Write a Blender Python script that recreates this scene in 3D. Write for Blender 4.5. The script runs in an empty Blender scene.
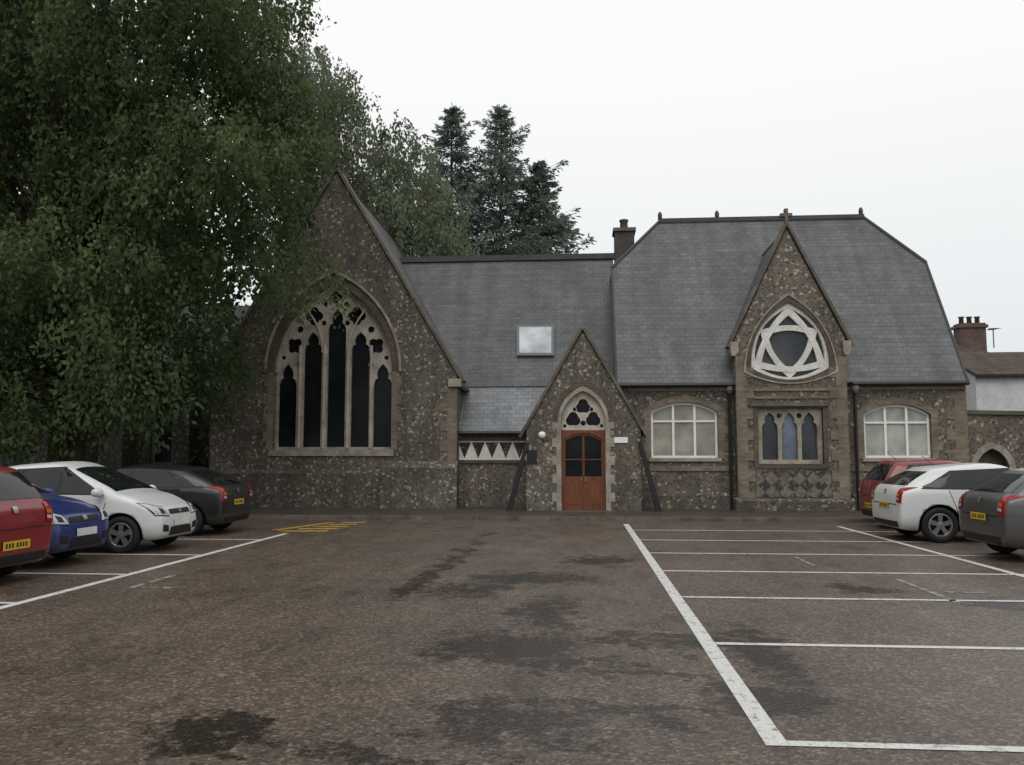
import bpy, bmesh, math, random
import numpy as np
from mathutils import Vector, Matrix
from mathutils.bvhtree import BVHTree
rad = math.radians
random.seed(7)
SC = bpy.context.scene
COL = SC.collection

# ------------------------------------------------------------------ camera
FPX = 850.0; CAMZ = 1.6
TH = math.atan(74.5/FPX); PS = math.atan(0.08*math.cos(TH))
F_ = Vector((-math.sin(PS)*math.cos(TH), math.cos(PS)*math.cos(TH), math.sin(TH)))
R_ = Vector((math.cos(PS), math.sin(PS), 0))
U_ = R_.cross(F_)
def at(px, py, Y):
    d = F_ + R_*((px-512)/FPX) - U_*((py-382.5)/FPX)
    return Vector((0, 0, CAMZ)) + d*(Y/d.y)
def ground(px, py):
    d = F_ + R_*((px-512)/FPX) - U_*((py-382.5)/FPX)
    return d*(-CAMZ/d.z) + Vector((0, 0, CAMZ))
def fx(px, Y, py=430): return at(px, py, Y).x
def fz(py, Y, px=580): return at(px, py, Y).z
cam = bpy.data.cameras.new('camera'); co = bpy.data.objects.new('camera', cam); COL.objects.link(co)
co.location = (0, 0, CAMZ); co.rotation_euler = (math.pi/2+TH, 0, PS)
cam.sensor_width = 36; cam.lens = FPX*36/1024; cam.clip_end = 3000; cam.clip_start = 0.05
SC.camera = co
SC.view_settings.view_transform = 'Standard'; SC.view_settings.look = 'None'; SC.view_settings.exposure = 0

# ------------------------------------------------------------------ world, overcast
w = bpy.data.worlds.new('World'); SC.world = w; w.use_nodes = True
nt = w.node_tree; nt.nodes.clear()
out = nt.nodes.new('ShaderNodeOutputWorld'); bg = nt.nodes.new('ShaderNodeBackground')
sky = nt.nodes.new('ShaderNodeTexSky'); sky.sky_type = 'NISHITA'; sky.sun_disc = False
sky.sun_elevation = rad(52); sky.sun_rotation = rad(180); sky.dust_density = 4
hs = nt.nodes.new('ShaderNodeHueSaturation'); hs.inputs['Saturation'].default_value = 0.25
mx = nt.nodes.new('ShaderNodeMixRGB'); mx.inputs[0].default_value = 0.88
tc = nt.nodes.new('ShaderNodeTexCoord'); sp = nt.nodes.new('ShaderNodeSeparateXYZ')
cr = nt.nodes.new('ShaderNodeValToRGB')
cr.color_ramp.elements[0].position = 0.0; cr.color_ramp.elements[0].color = (0.74, 0.79, 0.81, 1)
cr.color_ramp.elements[1].position = 0.42; cr.color_ramp.elements[1].color = (1.02, 1.02, 1.02, 1)
sc_ = nt.nodes.new('ShaderNodeMixRGB'); sc_.blend_type = 'MULTIPLY'; sc_.inputs[0].default_value = 1
sc_.inputs[2].default_value = (10.5, 10.5, 10.5, 1)
L = nt.links.new
L(tc.outputs['Generated'], sp.inputs[0]); L(sp.outputs['Z'], cr.inputs[0]); L(cr.outputs[0], sc_.inputs[1])
L(sky.outputs[0], hs.inputs['Color']); L(hs.outputs[0], mx.inputs[1]); L(sc_.outputs[0], mx.inputs[2])
L(mx.outputs[0], bg.inputs[0]); bg.inputs[1].default_value = 0.1; L(bg.outputs[0], out.inputs[0])
sun = bpy.data.lights.new('sun', 'SUN'); so = bpy.data.objects.new('sun', sun); COL.objects.link(so)
sun.energy = 0.8; sun.angle = rad(40); sun.color = (1, 0.98, 0.95)
so.rotation_euler = (rad(38), 0, 0); so.location = (0, 0, 40)

# ------------------------------------------------------------------ materials
class NT:
    def __init__(s, name):
        s.m = bpy.data.materials.new(name); s.m.use_nodes = True
        s.t = s.m.node_tree; s.b = s.t.nodes['Principled BSDF']
    def n(s, typ, **kw):
        nd = s.t.nodes.new(typ)
        for k, v in kw.items():
            if k.startswith('i_'): nd.inputs[k[2:]].default_value = v
            else: setattr(nd, k, v)
        return nd
    def l(s, a, b): s.t.links.new(a, b)
    def ramp(s, src, stops, interp='LINEAR'):
        r = s.n('ShaderNodeValToRGB'); r.color_ramp.interpolation = interp
        e = r.color_ramp.elements
        while len(e) < len(stops): e.new(0.5)
        for el, (p, c) in zip(e, stops):
            el.position = p; el.color = (c, c, c, 1) if isinstance(c, (int, float)) else (*c, 1)
        s.l(src, r.inputs[0]); return r.outputs[0]
    def mix(s, f, a, b, mode='MIX'):
        x = s.n('ShaderNodeMixRGB', blend_type=mode)
        for i, v in ((0, f), (1, a), (2, b)):
            if isinstance(v, (int, float)): x.inputs[i].default_value = v if i == 0 else (v, v, v, 1)
            elif isinstance(v, tuple): x.inputs[i].default_value = (*v, 1)
            else: s.l(v, x.inputs[i])
        return x.outputs[0]
    def math(s, op, a, b=None):
        x = s.n('ShaderNodeMath', operation=op)
        for i, v in ((0, a), (1, b)):
            if v is None: continue
            if isinstance(v, (int, float)): x.inputs[i].default_value = v
            else: s.l(v, x.inputs[i])
        return x.outputs[0]
    def noise(s, vec, scale, detail=3, rough=0.55):
        x = s.n('ShaderNodeTexNoise'); x.inputs['Scale'].default_value = scale
        x.inputs['Detail'].default_value = detail; x.inputs['Roughness'].default_value = rough
        if vec: s.l(vec, x.inputs['Vector'])
        return x.outputs['Fac']
    def uv(s): return s.n('ShaderNodeTexCoord').outputs['UV']
    def obj(s): return s.n('ShaderNodeTexCoord').outputs['Object']
    def pos(s): return s.n('ShaderNodeNewGeometry').outputs['Position']
    def bump(s, h, strength=0.4, dist=0.02):
        b = s.n('ShaderNodeBump'); b.inputs['Strength'].default_value = strength; b.inputs['Distance'].default_value = dist
        s.l(h, b.inputs['Height']); s.l(b.outputs[0], s.b.inputs['Normal'])
    def set(s, col=None, rough=None, spec=None, metal=None):
        if col is not None:
            if isinstance(col, tuple): s.b.inputs['Base Color'].default_value = (*col, 1)
            else: s.l(col, s.b.inputs['Base Color'])
        if rough is not None:
            if isinstance(rough, (int, float)): s.b.inputs['Roughness'].default_value = rough
            else: s.l(rough, s.b.inputs['Roughness'])
        if spec is not None: s.b.inputs['Specular IOR Level'].default_value = spec
        if metal is not None: s.b.inputs['Metallic'].default_value = metal
        return s.m

def flint(name, gain=1.0, mortar=(0.118, 0.102, 0.083), scale=14.0, light=0.88):
    s = NT(name); uv = s.uv()
    dn = s.n('ShaderNodeTexNoise'); dn.inputs['Scale'].default_value = 5; s.l(uv, dn.inputs['Vector'])
    dv = s.n('ShaderNodeVectorMath', operation='MULTIPLY_ADD'); s.l(dn.outputs['Color'], dv.inputs[0]); dv.inputs[1].default_value = (0.12, 0.12, 0.0); s.l(uv, dv.inputs[2])
    v = s.n('ShaderNodeTexVoronoi'); v.inputs['Scale'].default_value = scale; s.l(dv.outputs[0], v.inputs['Vector'])
    v2 = s.n('ShaderNodeTexVoronoi', feature='DISTANCE_TO_EDGE'); v2.inputs['Scale'].default_value = scale; s.l(dv.outputs[0], v2.inputs['Vector'])
    sep = s.n('ShaderNodeSeparateColor'); s.l(v.outputs['Color'], sep.inputs[0])
    c = s.ramp(sep.outputs[0], [(0, (0.053, 0.050, 0.046)), (0.3, (0.080, 0.074, 0.065)), (0.6, (0.111, 0.101, 0.086)), (0.78, (0.148, 0.132, 0.110)), (light, (0.315, 0.295, 0.255))], 'CONSTANT')
    e = s.ramp(v2.outputs['Distance'], [(0.03, 1), (0.17, 0)])
    c = s.mix(e, c, mortar)
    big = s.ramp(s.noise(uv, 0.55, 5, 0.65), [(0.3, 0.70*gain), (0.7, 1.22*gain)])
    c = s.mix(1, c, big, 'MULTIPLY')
    tint = s.ramp(s.noise(uv, 0.9, 4, 0.6), [(0.35, (1.05, 0.99, 0.90)), (0.65, (0.98, 0.98, 0.98))])
    c = s.mix(1, c, tint, 'MULTIPLY')
    mp = s.n('ShaderNodeMapping'); mp.inputs['Scale'].default_value = (2.2, 0.25, 1); s.l(uv, mp.inputs[0])
    st = s.ramp(s.noise(mp.outputs[0], 1.0, 4), [(0.35, 0.72), (0.6, 1.08)])
    c = s.mix(1, c, st, 'MULTIPLY')
    s.bump(v2.outputs['Distance'], 0.4, 0.025)
    return s.set(c, 0.75, 0.3)
def brick(name, c1, c2, mort, bw=0.22, rh=0.075, gain=1.0):
    s = NT(name); uv = s.uv()
    b = s.n('ShaderNodeTexBrick'); s.l(uv, b.inputs['Vector'])
    b.inputs['Color1'].default_value = (*c1, 1); b.inputs['Color2'].default_value = (*c2, 1); b.inputs['Mortar'].default_value = (*mort, 1)
    b.inputs['Scale'].default_value = 1; b.inputs['Brick Width'].default_value = bw; b.inputs['Row Height'].default_value = rh
    b.inputs['Mortar Size'].default_value = 0.008; b.inputs['Bias'].default_value = 0.1
    n = s.ramp(s.noise(uv, 1.7, 5, 0.65), [(0.3, 0.6*gain), (0.7, 1.2*gain)])
    c = s.mix(1, b.outputs['Color'], n, 'MULTIPLY'); s.bump(b.outputs['Fac'], 0.3, 0.01)
    return s.set(c, 0.8, 0.3)
def stone(name, col, var=0.4, rough=0.8):
    s = NT(name); p = s.pos()
    n = s.ramp(s.noise(p, 2.2, 6, 0.65), [(0.3, 1-var), (0.7, 1+var*0.5)])
    n2 = s.ramp(s.noise(p, 16, 4, 0.6), [(0.3, 0.8), (0.7, 1.1)])
    c = s.mix(1, s.mix(1, col, n, 'MULTIPLY'), n2, 'MULTIPLY')
    s.bump(s.noise(p, 30, 4), 0.3, 0.01)
    return s.set(c, rough, 0.3)
def slate(name, col, gain=1.0, rough=0.42, spec=0.45):
    s = NT(name); uv = s.uv()
    b = s.n('ShaderNodeTexBrick'); s.l(uv, b.inputs['Vector'])
    k = col
    b.inputs['Color1'].default_value = (k[0]*0.84, k[1]*0.84, k[2]*0.85, 1); b.inputs['Color2'].default_value = (k[0]*1.16, k[1]*1.15, k[2]*1.14, 1)
    b.inputs['Mortar'].default_value = (k[0]*0.4, k[1]*0.4, k[2]*0.4, 1)
    b.inputs['Scale'].default_value = 1; b.inputs['Brick Width'].default_value = 0.25; b.inputs['Row Height'].default_value = 0.16
    b.inputs['Mortar Size'].default_value = 0.009; b.inputs['Mortar Smooth'].default_value = 0.5
    n = s.ramp(s.noise(uv, 0.7, 5, 0.65), [(0.3, 0.72*gain), (0.7, 1.22*gain)])
    mp = s.n('ShaderNodeMapping'); mp.inputs['Scale'].default_value = (1.8, 0.14, 1); s.l(uv, mp.inputs[0])
    st = s.ramp(s.noise(mp.outputs[0], 1.3, 4), [(0.35, 0.8), (0.65, 1.14)])
    c = s.mix(1, s.mix(1, b.outputs['Color'], n, 'MULTIPLY'), st, 'MULTIPLY')
    mp3 = s.n('ShaderNodeMapping'); mp3.inputs['Scale'].default_value = (0.25, 3.4, 1); s.l(uv, mp3.inputs[0])
    c = s.mix(1, c, s.ramp(s.noise(mp3.outputs[0], 1.6, 3), [(0.35, 0.84), (0.65, 1.12)]), 'MULTIPLY')
    li = s.ramp(s.noise(uv, 5, 6, 0.7), [(0.6, 0), (0.74, 0.4)])
    c = s.mix(li, c, (0.115, 0.11, 0.085))
    s.bump(b.outputs['Fac'], 0.3, -0.01)
    r = s.ramp(s.noise(uv, 3.0, 3), [(0.3, rough-0.1), (0.7, rough+0.15)])
    return s.set(c, r, spec)
def plain(name, col, rough=0.5, spec=0.4, metal=0, var=0.25):
    s = NT(name); p = s.obj()
    n = s.ramp(s.noise(p, 3.0, 4, 0.6), [(0.3, 1-var), (0.7, 1.0)])
    return s.set(s.mix(1, col, n, 'MULTIPLY'), rough, spec, metal)
def paint(name, col, metal=0.0):
    s = NT(name); p = s.obj()
    n = s.ramp(s.noise(p, 1.6, 4, 0.6), [(0.3, 0.86), (0.7, 1.0)])
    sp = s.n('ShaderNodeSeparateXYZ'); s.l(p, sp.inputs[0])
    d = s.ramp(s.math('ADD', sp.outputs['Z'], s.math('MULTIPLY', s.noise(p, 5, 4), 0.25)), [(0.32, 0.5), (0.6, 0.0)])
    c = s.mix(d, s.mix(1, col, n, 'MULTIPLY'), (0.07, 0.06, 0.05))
    s.b.inputs['Coat Weight'].default_value = 0.6; s.b.inputs['Coat Roughness'].default_value = 0.06
    rr = s.ramp(s.noise(p, 90, 2), [(0.4, 0.28), (0.7, 0.5)])
    v = s.n('ShaderNodeTexVoronoi'); v.inputs['Scale'].default_value = 70; s.l(p, v.inputs['Vector'])
    s.bump(v.outputs['Distance'], 0.06, 0.004)
    return s.set(c, rr, 0.5, metal)
def glass(name, col=(0.012, 0.014, 0.017), rough=0.06, spec=0.5):
    s = NT(name); p = s.obj()
    n = s.ramp(s.noise(p, 1.3, 3), [(0.3, 0.6), (0.7, 1.4)])
    return s.set(s.mix(1, col, n, 'MULTIPLY'), rough, spec)
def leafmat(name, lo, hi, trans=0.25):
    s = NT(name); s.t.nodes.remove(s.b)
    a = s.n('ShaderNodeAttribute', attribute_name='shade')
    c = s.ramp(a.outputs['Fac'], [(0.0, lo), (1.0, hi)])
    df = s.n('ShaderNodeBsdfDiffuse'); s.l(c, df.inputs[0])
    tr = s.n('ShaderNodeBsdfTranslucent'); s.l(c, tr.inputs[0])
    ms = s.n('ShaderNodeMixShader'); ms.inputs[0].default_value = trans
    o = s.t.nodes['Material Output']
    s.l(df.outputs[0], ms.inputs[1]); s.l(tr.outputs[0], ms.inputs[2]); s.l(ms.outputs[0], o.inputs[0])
    return s.m

MT = dict(
    flint_gable=flint('flint_gable', 1.12), flint_hall=flint('flint_hall', 1.1, (0.136, 0.117, 0.092), 13.2),
    flint_bay=flint('flint_bay', 1.12, (0.148, 0.127, 0.10), 12.5), flint_porch=flint('flint_porch', 1.1, (0.130, 0.114, 0.092), 13.2, 0.86),
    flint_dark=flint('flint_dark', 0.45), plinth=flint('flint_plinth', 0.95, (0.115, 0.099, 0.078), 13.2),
    buff=brick('buff_brick', (0.235, 0.19, 0.14), (0.16, 0.127, 0.095), (0.2, 0.17, 0.13)),
    redb=brick('red_brown_brick', (0.12, 0.088, 0.066), (0.08, 0.062, 0.05), (0.125, 0.106, 0.086)),
    stackb=brick('stack_brick', (0.15, 0.085, 0.062), (0.09, 0.06, 0.047), (0.14, 0.12, 0.1)),
    greyb=brick('sooty_brick', (0.085, 0.07, 0.062), (0.06, 0.052, 0.047), (0.09, 0.08, 0.07)),
    stone=stone('limestone', (0.34, 0.30, 0.24), 0.5), paleston=stone('pale_stone', (0.48, 0.44, 0.37), 0.4),
    tracery=stone('tracery_stone', (0.43, 0.385, 0.31), 0.5),
    coping=stone('coping_stone', (0.14, 0.122, 0.10), 0.5), cast=stone('tracery_white', (0.70, 0.68, 0.63), 0.25),
    slate=slate('slate', (0.094, 0.097, 0.099)), slate_link=slate('slate_link', (0.084, 0.087, 0.089)), slate_wet=slate('slate_wet', (0.185, 0.198, 0.21), 1.0, 0.3),
    ridge=stone('ridge_tile', (0.075, 0.075, 0.075), 0.3, 0.7), lead=plain('lead', (0.16, 0.17, 0.18), 0.5),
    white=plain('white_paint', (0.82, 0.82, 0.79), 0.45, 0.4, 0, 0.12), black=plain('black_iron', (0.015, 0.015, 0.016), 0.4),
    dark=plain('dark_plastic', (0.012, 0.012, 0.012), 0.55), rubber=plain('tyre_rubber', (0.014, 0.014, 0.014), 0.7, 0.3),
    alloy=plain('alloy', (0.5, 0.5, 0.52), 0.3, 0.5, 0.8), steel=plain('steel_trim', (0.55, 0.55, 0.56), 0.25, 0.5, 0.9),
    glassdark=glass('leaded_glass', (0.01, 0.011, 0.013), 0.15, 0.12), carglass=glass('car_glass', (0.010, 0.012, 0.013), 0.04, 0.45),
    glassrose=glass('grey_glass', (0.045, 0.05, 0.056), 0.12, 0.3),
    glassblue=glass('blue_glass', (0.12, 0.15, 0.20), 0.12, 0.4), blind=glass('cream_blind', (0.27, 0.26, 0.21), 0.2, 0.5), curtain=glass('net_curtain', (0.37, 0.37, 0.33), 0.3, 0.5),
    skyl=glass('skylight_glass', (0.42, 0.45, 0.47), 0.12, 0.5),
    doorw=None, lampw=plain('lamp_white', (0.8, 0.8, 0.78), 0.3, 0.5, 0, 0.05),
    headl=glass('headlamp_glass', (0.40, 0.42, 0.44), 0.08, 0.6), taill=glass('tail_lamp', (0.25, 0.008, 0.008), 0.12, 0.5), amber=glass('amber_lamp', (0.4, 0.13, 0.02), 0.15, 0.5),
    plate_y=plain('plate_yellow', (0.62, 0.42, 0.03), 0.4), plate_w=plain('plate_white', (0.7, 0.7, 0.68), 0.4),
    green=plain('green_sheet', (0.03, 0.075, 0.07), 0.5), render=stone('white_render', (0.60, 0.61, 0.61), 0.2),
    bark=stone('bark', (0.05, 0.043, 0.033), 0.5), rtile=slate('brown_tile', (0.085, 0.063, 0.052), 1.0, 0.75, 0.15),
)
def wood():
    s = NT('varnished_door'); uv = s.uv()
    mp = s.n('ShaderNodeMapping'); mp.inputs['Scale'].default_value = (9, 0.8, 1); s.l(uv, mp.inputs[0])
    c = s.ramp(s.noise(mp.outputs[0], 3, 5), [(0.3, (0.10, 0.031, 0.014)), (0.7, (0.20, 0.066, 0.028))])
    return s.set(c, 0.4, 0.35)
MT['doorw'] = wood()
def chequer():
    s = NT('flint_chequer'); uv = s.uv()
    mp = s.n('ShaderNodeMapping'); mp.inputs['Rotation'].default_value = (0, 0, rad(45)); s.l(uv, mp.inputs[0])
    ck = s.n('ShaderNodeTexChecker'); ck.inputs['Scale'].default_value = 3.6; s.l(mp.outputs[0], ck.inputs[0])
    v = s.n('ShaderNodeTexVoronoi'); v.inputs['Scale'].default_value = 12; s.l(uv, v.inputs['Vector'])
    sep = s.n('ShaderNodeSeparateColor'); s.l(v.outputs['Color'], sep.inputs[0])
    a = s.ramp(sep.outputs[0], [(0, (0.045, 0.042, 0.038)), (0.6, (0.08, 0.07, 0.058)), (0.85, (0.15, 0.135, 0.11))], 'CONSTANT')
    b = s.ramp(sep.outputs[1], [(0, (0.11, 0.095, 0.072)), (1, (0.2, 0.17, 0.13))])
    return s.set(s.mix(ck.outputs['Fac'], a, b), 0.75, 0.3)
MT['chequer'] = chequer()

# ------------------------------------------------------------------ object helpers
def props(o, label=None, cat=None, group=None, kind=None):
    if label: o['label'] = label
    if cat: o['category'] = cat
    if group: o['group'] = group
    if kind: o['kind'] = kind
    return o
def thing(name, label, cat, loc, rotz=0, group=None):
    o = bpy.data.objects.new(name, None); COL.objects.link(o); o.empty_display_size = 0.2
    o.location = loc; o.rotation_euler = (0, 0, rotz)
    return props(o, label, cat, group)
def origin(o):
    v = Vector((0, 0, 0))
    while o is not None: v += o.location; o = o.parent
    return v
class G:
    def __init__(s): s.bm = bmesh.new()
    def vs(s, pts): return [s.bm.verts.new(p) for p in pts]
    def face(s, pts):
        try: return s.bm.faces.new(s.vs(pts))
        except ValueError: return None
    def box(s, x0, x1, y0, y1, z0, z1):
        v = s.vs([(x, y, z) for z in (z0, z1) for (x, y) in ((x0, y0), (x1, y0), (x1, y1), (x0, y1))])
        for q in ((3, 2, 1, 0), (4, 5, 6, 7), (0, 1, 5, 4), (1, 2, 6, 5), (2, 3, 7, 6), (3, 0, 4, 7)):
            s.bm.faces.new([v[i] for i in q])
        return s
    def panel(s, outer, holes, y0, y1, f=None):
        f = f or (lambda x, z, y: (x, y, z))
        fr, bk = [], []
        for lp in [outer]+list(holes):
            fr.append(s.vs([f(x, z, y0) for x, z in lp])); bk.append(s.vs([f(x, z, y1) for x, z in lp]))
        for side in (fr, bk):
            ed = []
            for lp in side:
                for i in range(len(lp)): ed.append(s.bm.edges.new((lp[i], lp[(i+1) % len(lp)])))
            bmesh.ops.triangle_fill(s.bm, use_beauty=True, use_dissolve=False, edges=ed)
        for a, b in zip(fr, bk):
            for i in range(len(a)):
                j = (i+1) % len(a); s.bm.faces.new((a[i], a[j], b[j], b[i]))
        return s
    def strip(s, A, B, t, y0, y1):
        d = Vector((B[0]-A[0], B[1]-A[1])).normalized(); n = Vector((-d.y, d.x))*t
        return s.panel([A, B, (B[0]+n.x, B[1]+n.y), (A[0]+n.x, A[1]+n.y)], [], y0, y1)
    def slab(s, pts, t):
        pts = [Vector(p) for p in pts]; n = (pts[1]-pts[0]).cross(pts[2]-pts[0]).normalized()
        if n.z < 0: n = -n
        a = s.vs(pts); b = s.vs([p-n*t for p in pts])
        s.bm.faces.new(a); s.bm.faces.new(b[::-1])
        for i in range(len(a)):
            j = (i+1) % len(a); s.bm.faces.new((a[i], b[i], b[j], a[j]))
        return s
    def tube(s, pts, rr, n=8):
        pts = [Vector(p) for p in pts]; rings = []
        if not isinstance(rr, (list, tuple)): rr = [rr]*len(pts)
        for i, p in enumerate(pts):
            d = (pts[min(i+1, len(pts)-1)]-pts[max(i-1, 0)]).normalized()
            a = d.cross(Vector((0.31, 0.95, 0.05))).normalized() if abs(d.y) < 0.9 else d.cross(Vector((1, 0, 0))).normalized()
            b = d.cross(a)
            rings.append(s.vs([p+(a*math.cos(k*2*math.pi/n)+b*math.sin(k*2*math.pi/n))*rr[i] for k in range(n)]))
        for r0, r1 in zip(rings, rings[1:]):
            for k in range(n):
                j = (k+1) % n; s.bm.faces.new((r0[k], r0[j], r1[j], r1[k]))
        s.bm.faces.new(rings[0][::-1]); s.bm.faces.new(rings[-1])
        return s
    def lathe(s, c, prof, n=16, axis='z'):
        c = Vector(c); rings = []
        for r, h in prof:
            ring = []
            for k in range(n):
                a = k*2*math.pi/n
                if axis == 'z': q = (r*math.cos(a), r*math.sin(a), h)
                else: q = (r*math.cos(a), h, r*math.sin(a))
                ring.append(c+Vector(q))
            rings.append(s.vs(ring))
        for r0, r1 in zip(rings, rings[1:]):
            for k in range(n):
                j = (k+1) % n; s.bm.faces.new((r0[k], r0[j], r1[j], r1[k]))
        s.bm.faces.new(rings[0][::-1]); s.bm.faces.new(rings[-1])
        return s
    def build(s, name, mat, parent=None, smooth=False, label=None, local=False, recalc=True):
        bm = s.bm
        if recalc: bmesh.ops.recalc_face_normals(bm, faces=bm.faces)
        bm.normal_update(); uvl = bm.loops.layers.uv.new('UVMap')
        for f in bm.faces:
            n = f.normal
            if abs(n.z) > 0.96: u, v = Vector((1, 0, 0)), Vector((0, 1, 0))
            else:
                u = Vector((-n.y, n.x, 0)).normalized(); v = n.cross(u)
            for lp in f.loops: lp[uvl].uv = (lp.vert.co.dot(u), lp.vert.co.dot(v))
            f.smooth = smooth
        me = bpy.data.meshes.new(name)
        if parent is not None and not local:
            o3 = origin(parent)
            for v in bm.verts: v.co -= o3
        bm.to_mesh(me); bm.free()
        me.materials.append(mat)
        o = bpy.data.objects.new(name, me); COL.objects.link(o)
        if parent is not None: o.parent = parent
        if label: o['label'] = label
        return o

def parch(cx, z0, zs, hw, za, n=10):
    h = za-zs; Rr = (hw*hw+h*h)/(2*hw); a1 = math.acos(max(-1, min(1, (hw-Rr)/Rr)))
    lft = []
    for i in range(n+1):
        a = math.pi+(a1-math.pi)*i/n
        lft.append((cx-hw+Rr+Rr*math.cos(a), zs+Rr*math.sin(a)))
    lft[-1] = (cx, za)
    rgt = [(2*cx-x, z) for x, z in lft[:-1]][::-1]
    base = [(cx-hw, z0)] if z0 < zs-1e-4 else []
    end = [(cx+hw, z0)] if z0 < zs-1e-4 else []
    return base+lft+rgt+end
def archband(cx, zs, hw, za, t, tz=None):
    tz = tz or t*1.25
    o = parch(cx, zs, zs, hw+t, za+tz, 12); i = parch(cx, zs, zs, hw, za, 12)
    return o+i[::-1]
def trefoil(cx, z0, zs, hw, za):
    h = za-zs
    pts = [(-1, 0), (-0.98, 0.18), (-0.82, 0.36), (-0.58, 0.40), (-0.66, 0.58), (-0.5, 0.78), (-0.22, 0.9)]
    l = [(cx-hw, z0)]+[(cx+hw*a, zs+h*b) for a, b in pts]
    return l+[(cx, za)]+[(2*cx-x, z) for x, z in l][::-1]
def circ(cx, cz, r, n=14, a0=0): return [(cx+r*math.cos(a0+i*2*math.pi/n), cz+r*math.sin(a0+i*2*math.pi/n)) for i in range(n)]
def foil(cx, cz, r, k=4, n=32, a0=0.0): 
    p = []
    for i in range(n):
        a = i*2*math.pi/n; q = 0.72+0.28*abs(math.cos(k*(a-a0)/2)); p.append((cx+r*q*math.cos(a), cz+r*q*math.sin(a)))
    return p
def segtop(x0, x1, z0, zs, rise, n=12):
    wv = (x1-x0)/2; Rr = (wv*wv+rise*rise)/(2*rise); cx = (x0+x1)/2; zc = zs+rise-Rr
    p = [(x0, z0)]
    for i in range(n+1):
        x = x0+(x1-x0)*i/n; p.append((x, zc+math.sqrt(max(0, Rr*Rr-(x-cx)**2))))
    return p+[(x1, z0)]

# ------------------------------------------------------------------ ground
def asphalt():
    s = NT('wet_tarmac'); p = s.pos()
    fine = s.noise(p, 55, 3, 0.7)
    v = s.n('ShaderNodeTexVoronoi'); v.inputs['Scale'].default_value = 42; s.l(p, v.inputs['Vector'])
    sep = s.n('ShaderNodeSeparateColor'); s.l(v.outputs['Color'], sep.inputs[0])
    c = s.ramp(sep.outputs[0], [(0, (0.058, 0.042, 0.032)), (0.45, (0.090, 0.067, 0.051)), (0.8, (0.122, 0.094, 0.073)), (1, (0.20, 0.168, 0.138))])
    c = s.mix(1, c, s.ramp(fine, [(0.3, 0.74), (0.7, 1.24)]), 'MULTIPLY')
    c = s.mix(1, c, s.ramp(s.noise(p, 0.45, 6, 0.7), [(0.3, (0.78, 0.76, 0.74)), (0.7, (1.18, 1.15, 1.12))]), 'MULTIPLY')
    mp = s.n('ShaderNodeMapping'); mp.inputs['Scale'].default_value = (1.0, 0.35, 1); s.l(p, mp.inputs[0])
    c = s.mix(1, c, s.ramp(s.noise(mp.outputs[0], 1.6, 6, 0.75), [(0.35, 0.76), (0.65, 1.12)]), 'MULTIPLY')
    acc = None
    dn = s.n('ShaderNodeTexNoise'); dn.inputs['Scale'].default_value = 2.4; dn.inputs['Detail'].default_value = 6; dn.inputs['Roughness'].default_value = 0.75; s.l(p, dn.inputs['Vector'])
    sub = s.n('ShaderNodeVectorMath', operation='SUBTRACT'); s.l(dn.outputs['Color'], sub.inputs[0]); sub.inputs[1].default_value = (0.5, 0.5, 0.5)
    mul = s.n('ShaderNodeVectorMath', operation='MULTIPLY'); s.l(sub.outputs[0], mul.inputs[0]); mul.inputs[1].default_value = (1.6, 2.6, 0)
    add = s.n('ShaderNodeVectorMath', operation='ADD'); s.l(p, add.inputs[0]); s.l(mul.outputs[0], add.inputs[1])
    streak = [(405+12*i, 592-8.2*i, .16, .5) for i in range(8)]
    for px, py, rx, ry in [(215, 737, .42, .28), (640, 712, .6, .18), (500, 718, .6, .26), (505, 645, .6, .55), (545, 612, .32, .8), (615, 637, .3, .22),
                           (530, 578, .8, .6), (470, 590, .45, .55), (760, 650, .22, 1.1), (775, 700, .4, .4), (1005, 606, .4, .35), (655, 675, .5, .16), (690, 640, .36, .3),
                           (380, 757, .4, .18), (560, 662, .55, .18), (870, 590, .4, .4), (600, 560, .5, .6), (560, 745, .35, .12)]+streak:
        g0 = ground(px, py)
        a = s.n('ShaderNodeVectorMath', operation='SUBTRACT'); s.l(add.outputs[0], a.inputs[0]); a.inputs[1].default_value = (g0.x, g0.y, 0)
        b = s.n('ShaderNodeVectorMath', operation='MULTIPLY'); s.l(a.outputs[0], b.inputs[0]); b.inputs[1].default_value = (1/rx, 1/ry, 0)
        ln = s.n('ShaderNodeVectorMath', operation='LENGTH'); s.l(b.outputs[0], ln.inputs[0])
        d = s.math('SUBTRACT', 1.4, ln.outputs['Value'])
        acc = d if acc is None else s.math('MAXIMUM', acc, d)
    nb = s.math('MULTIPLY', s.math('SUBTRACT', s.noise(p, 8, 8, 0.85), 0.5), 3.6)
    m1 = s.ramp(s.math('ADD', acc, nb), [(0.12, 0), (0.65, 0.95)])
    mp2 = s.n('ShaderNodeMapping'); mp2.inputs['Scale'].default_value = (1, 0.5, 1); mp2.inputs['Location'].default_value = (3, 7, 0); s.l(p, mp2.inputs[0])
    m2 = s.ramp(s.noise(mp2.outputs[0], 1.3, 9, 0.82), [(0.52, 0), (0.66, 0.6)])
    wet = s.math('MAXIMUM', m1, m2)
    c = s.mix(wet, c, s.mix(1, c, (0.24, 0.24, 0.25), 'MULTIPLY'))
    r = s.ramp(wet, [(0, 0.44), (1, 0.25)])
    s.bump(s.math('ADD', fine, v.outputs['Distance']), 0.35, 0.007)
    return s.set(c, r, 0.36)
MT['asphalt'] = asphalt()
s = NT('verge_ground'); p = s.pos()
MT['earth'] = s.set(s.ramp(s.noise(p, 1.5, 6), [(0.3, (0.03, 0.028, 0.02)), (0.7, (0.07, 0.06, 0.045))]), 0.9, 0.2)
s = NT('paving'); p = s.uv()
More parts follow.
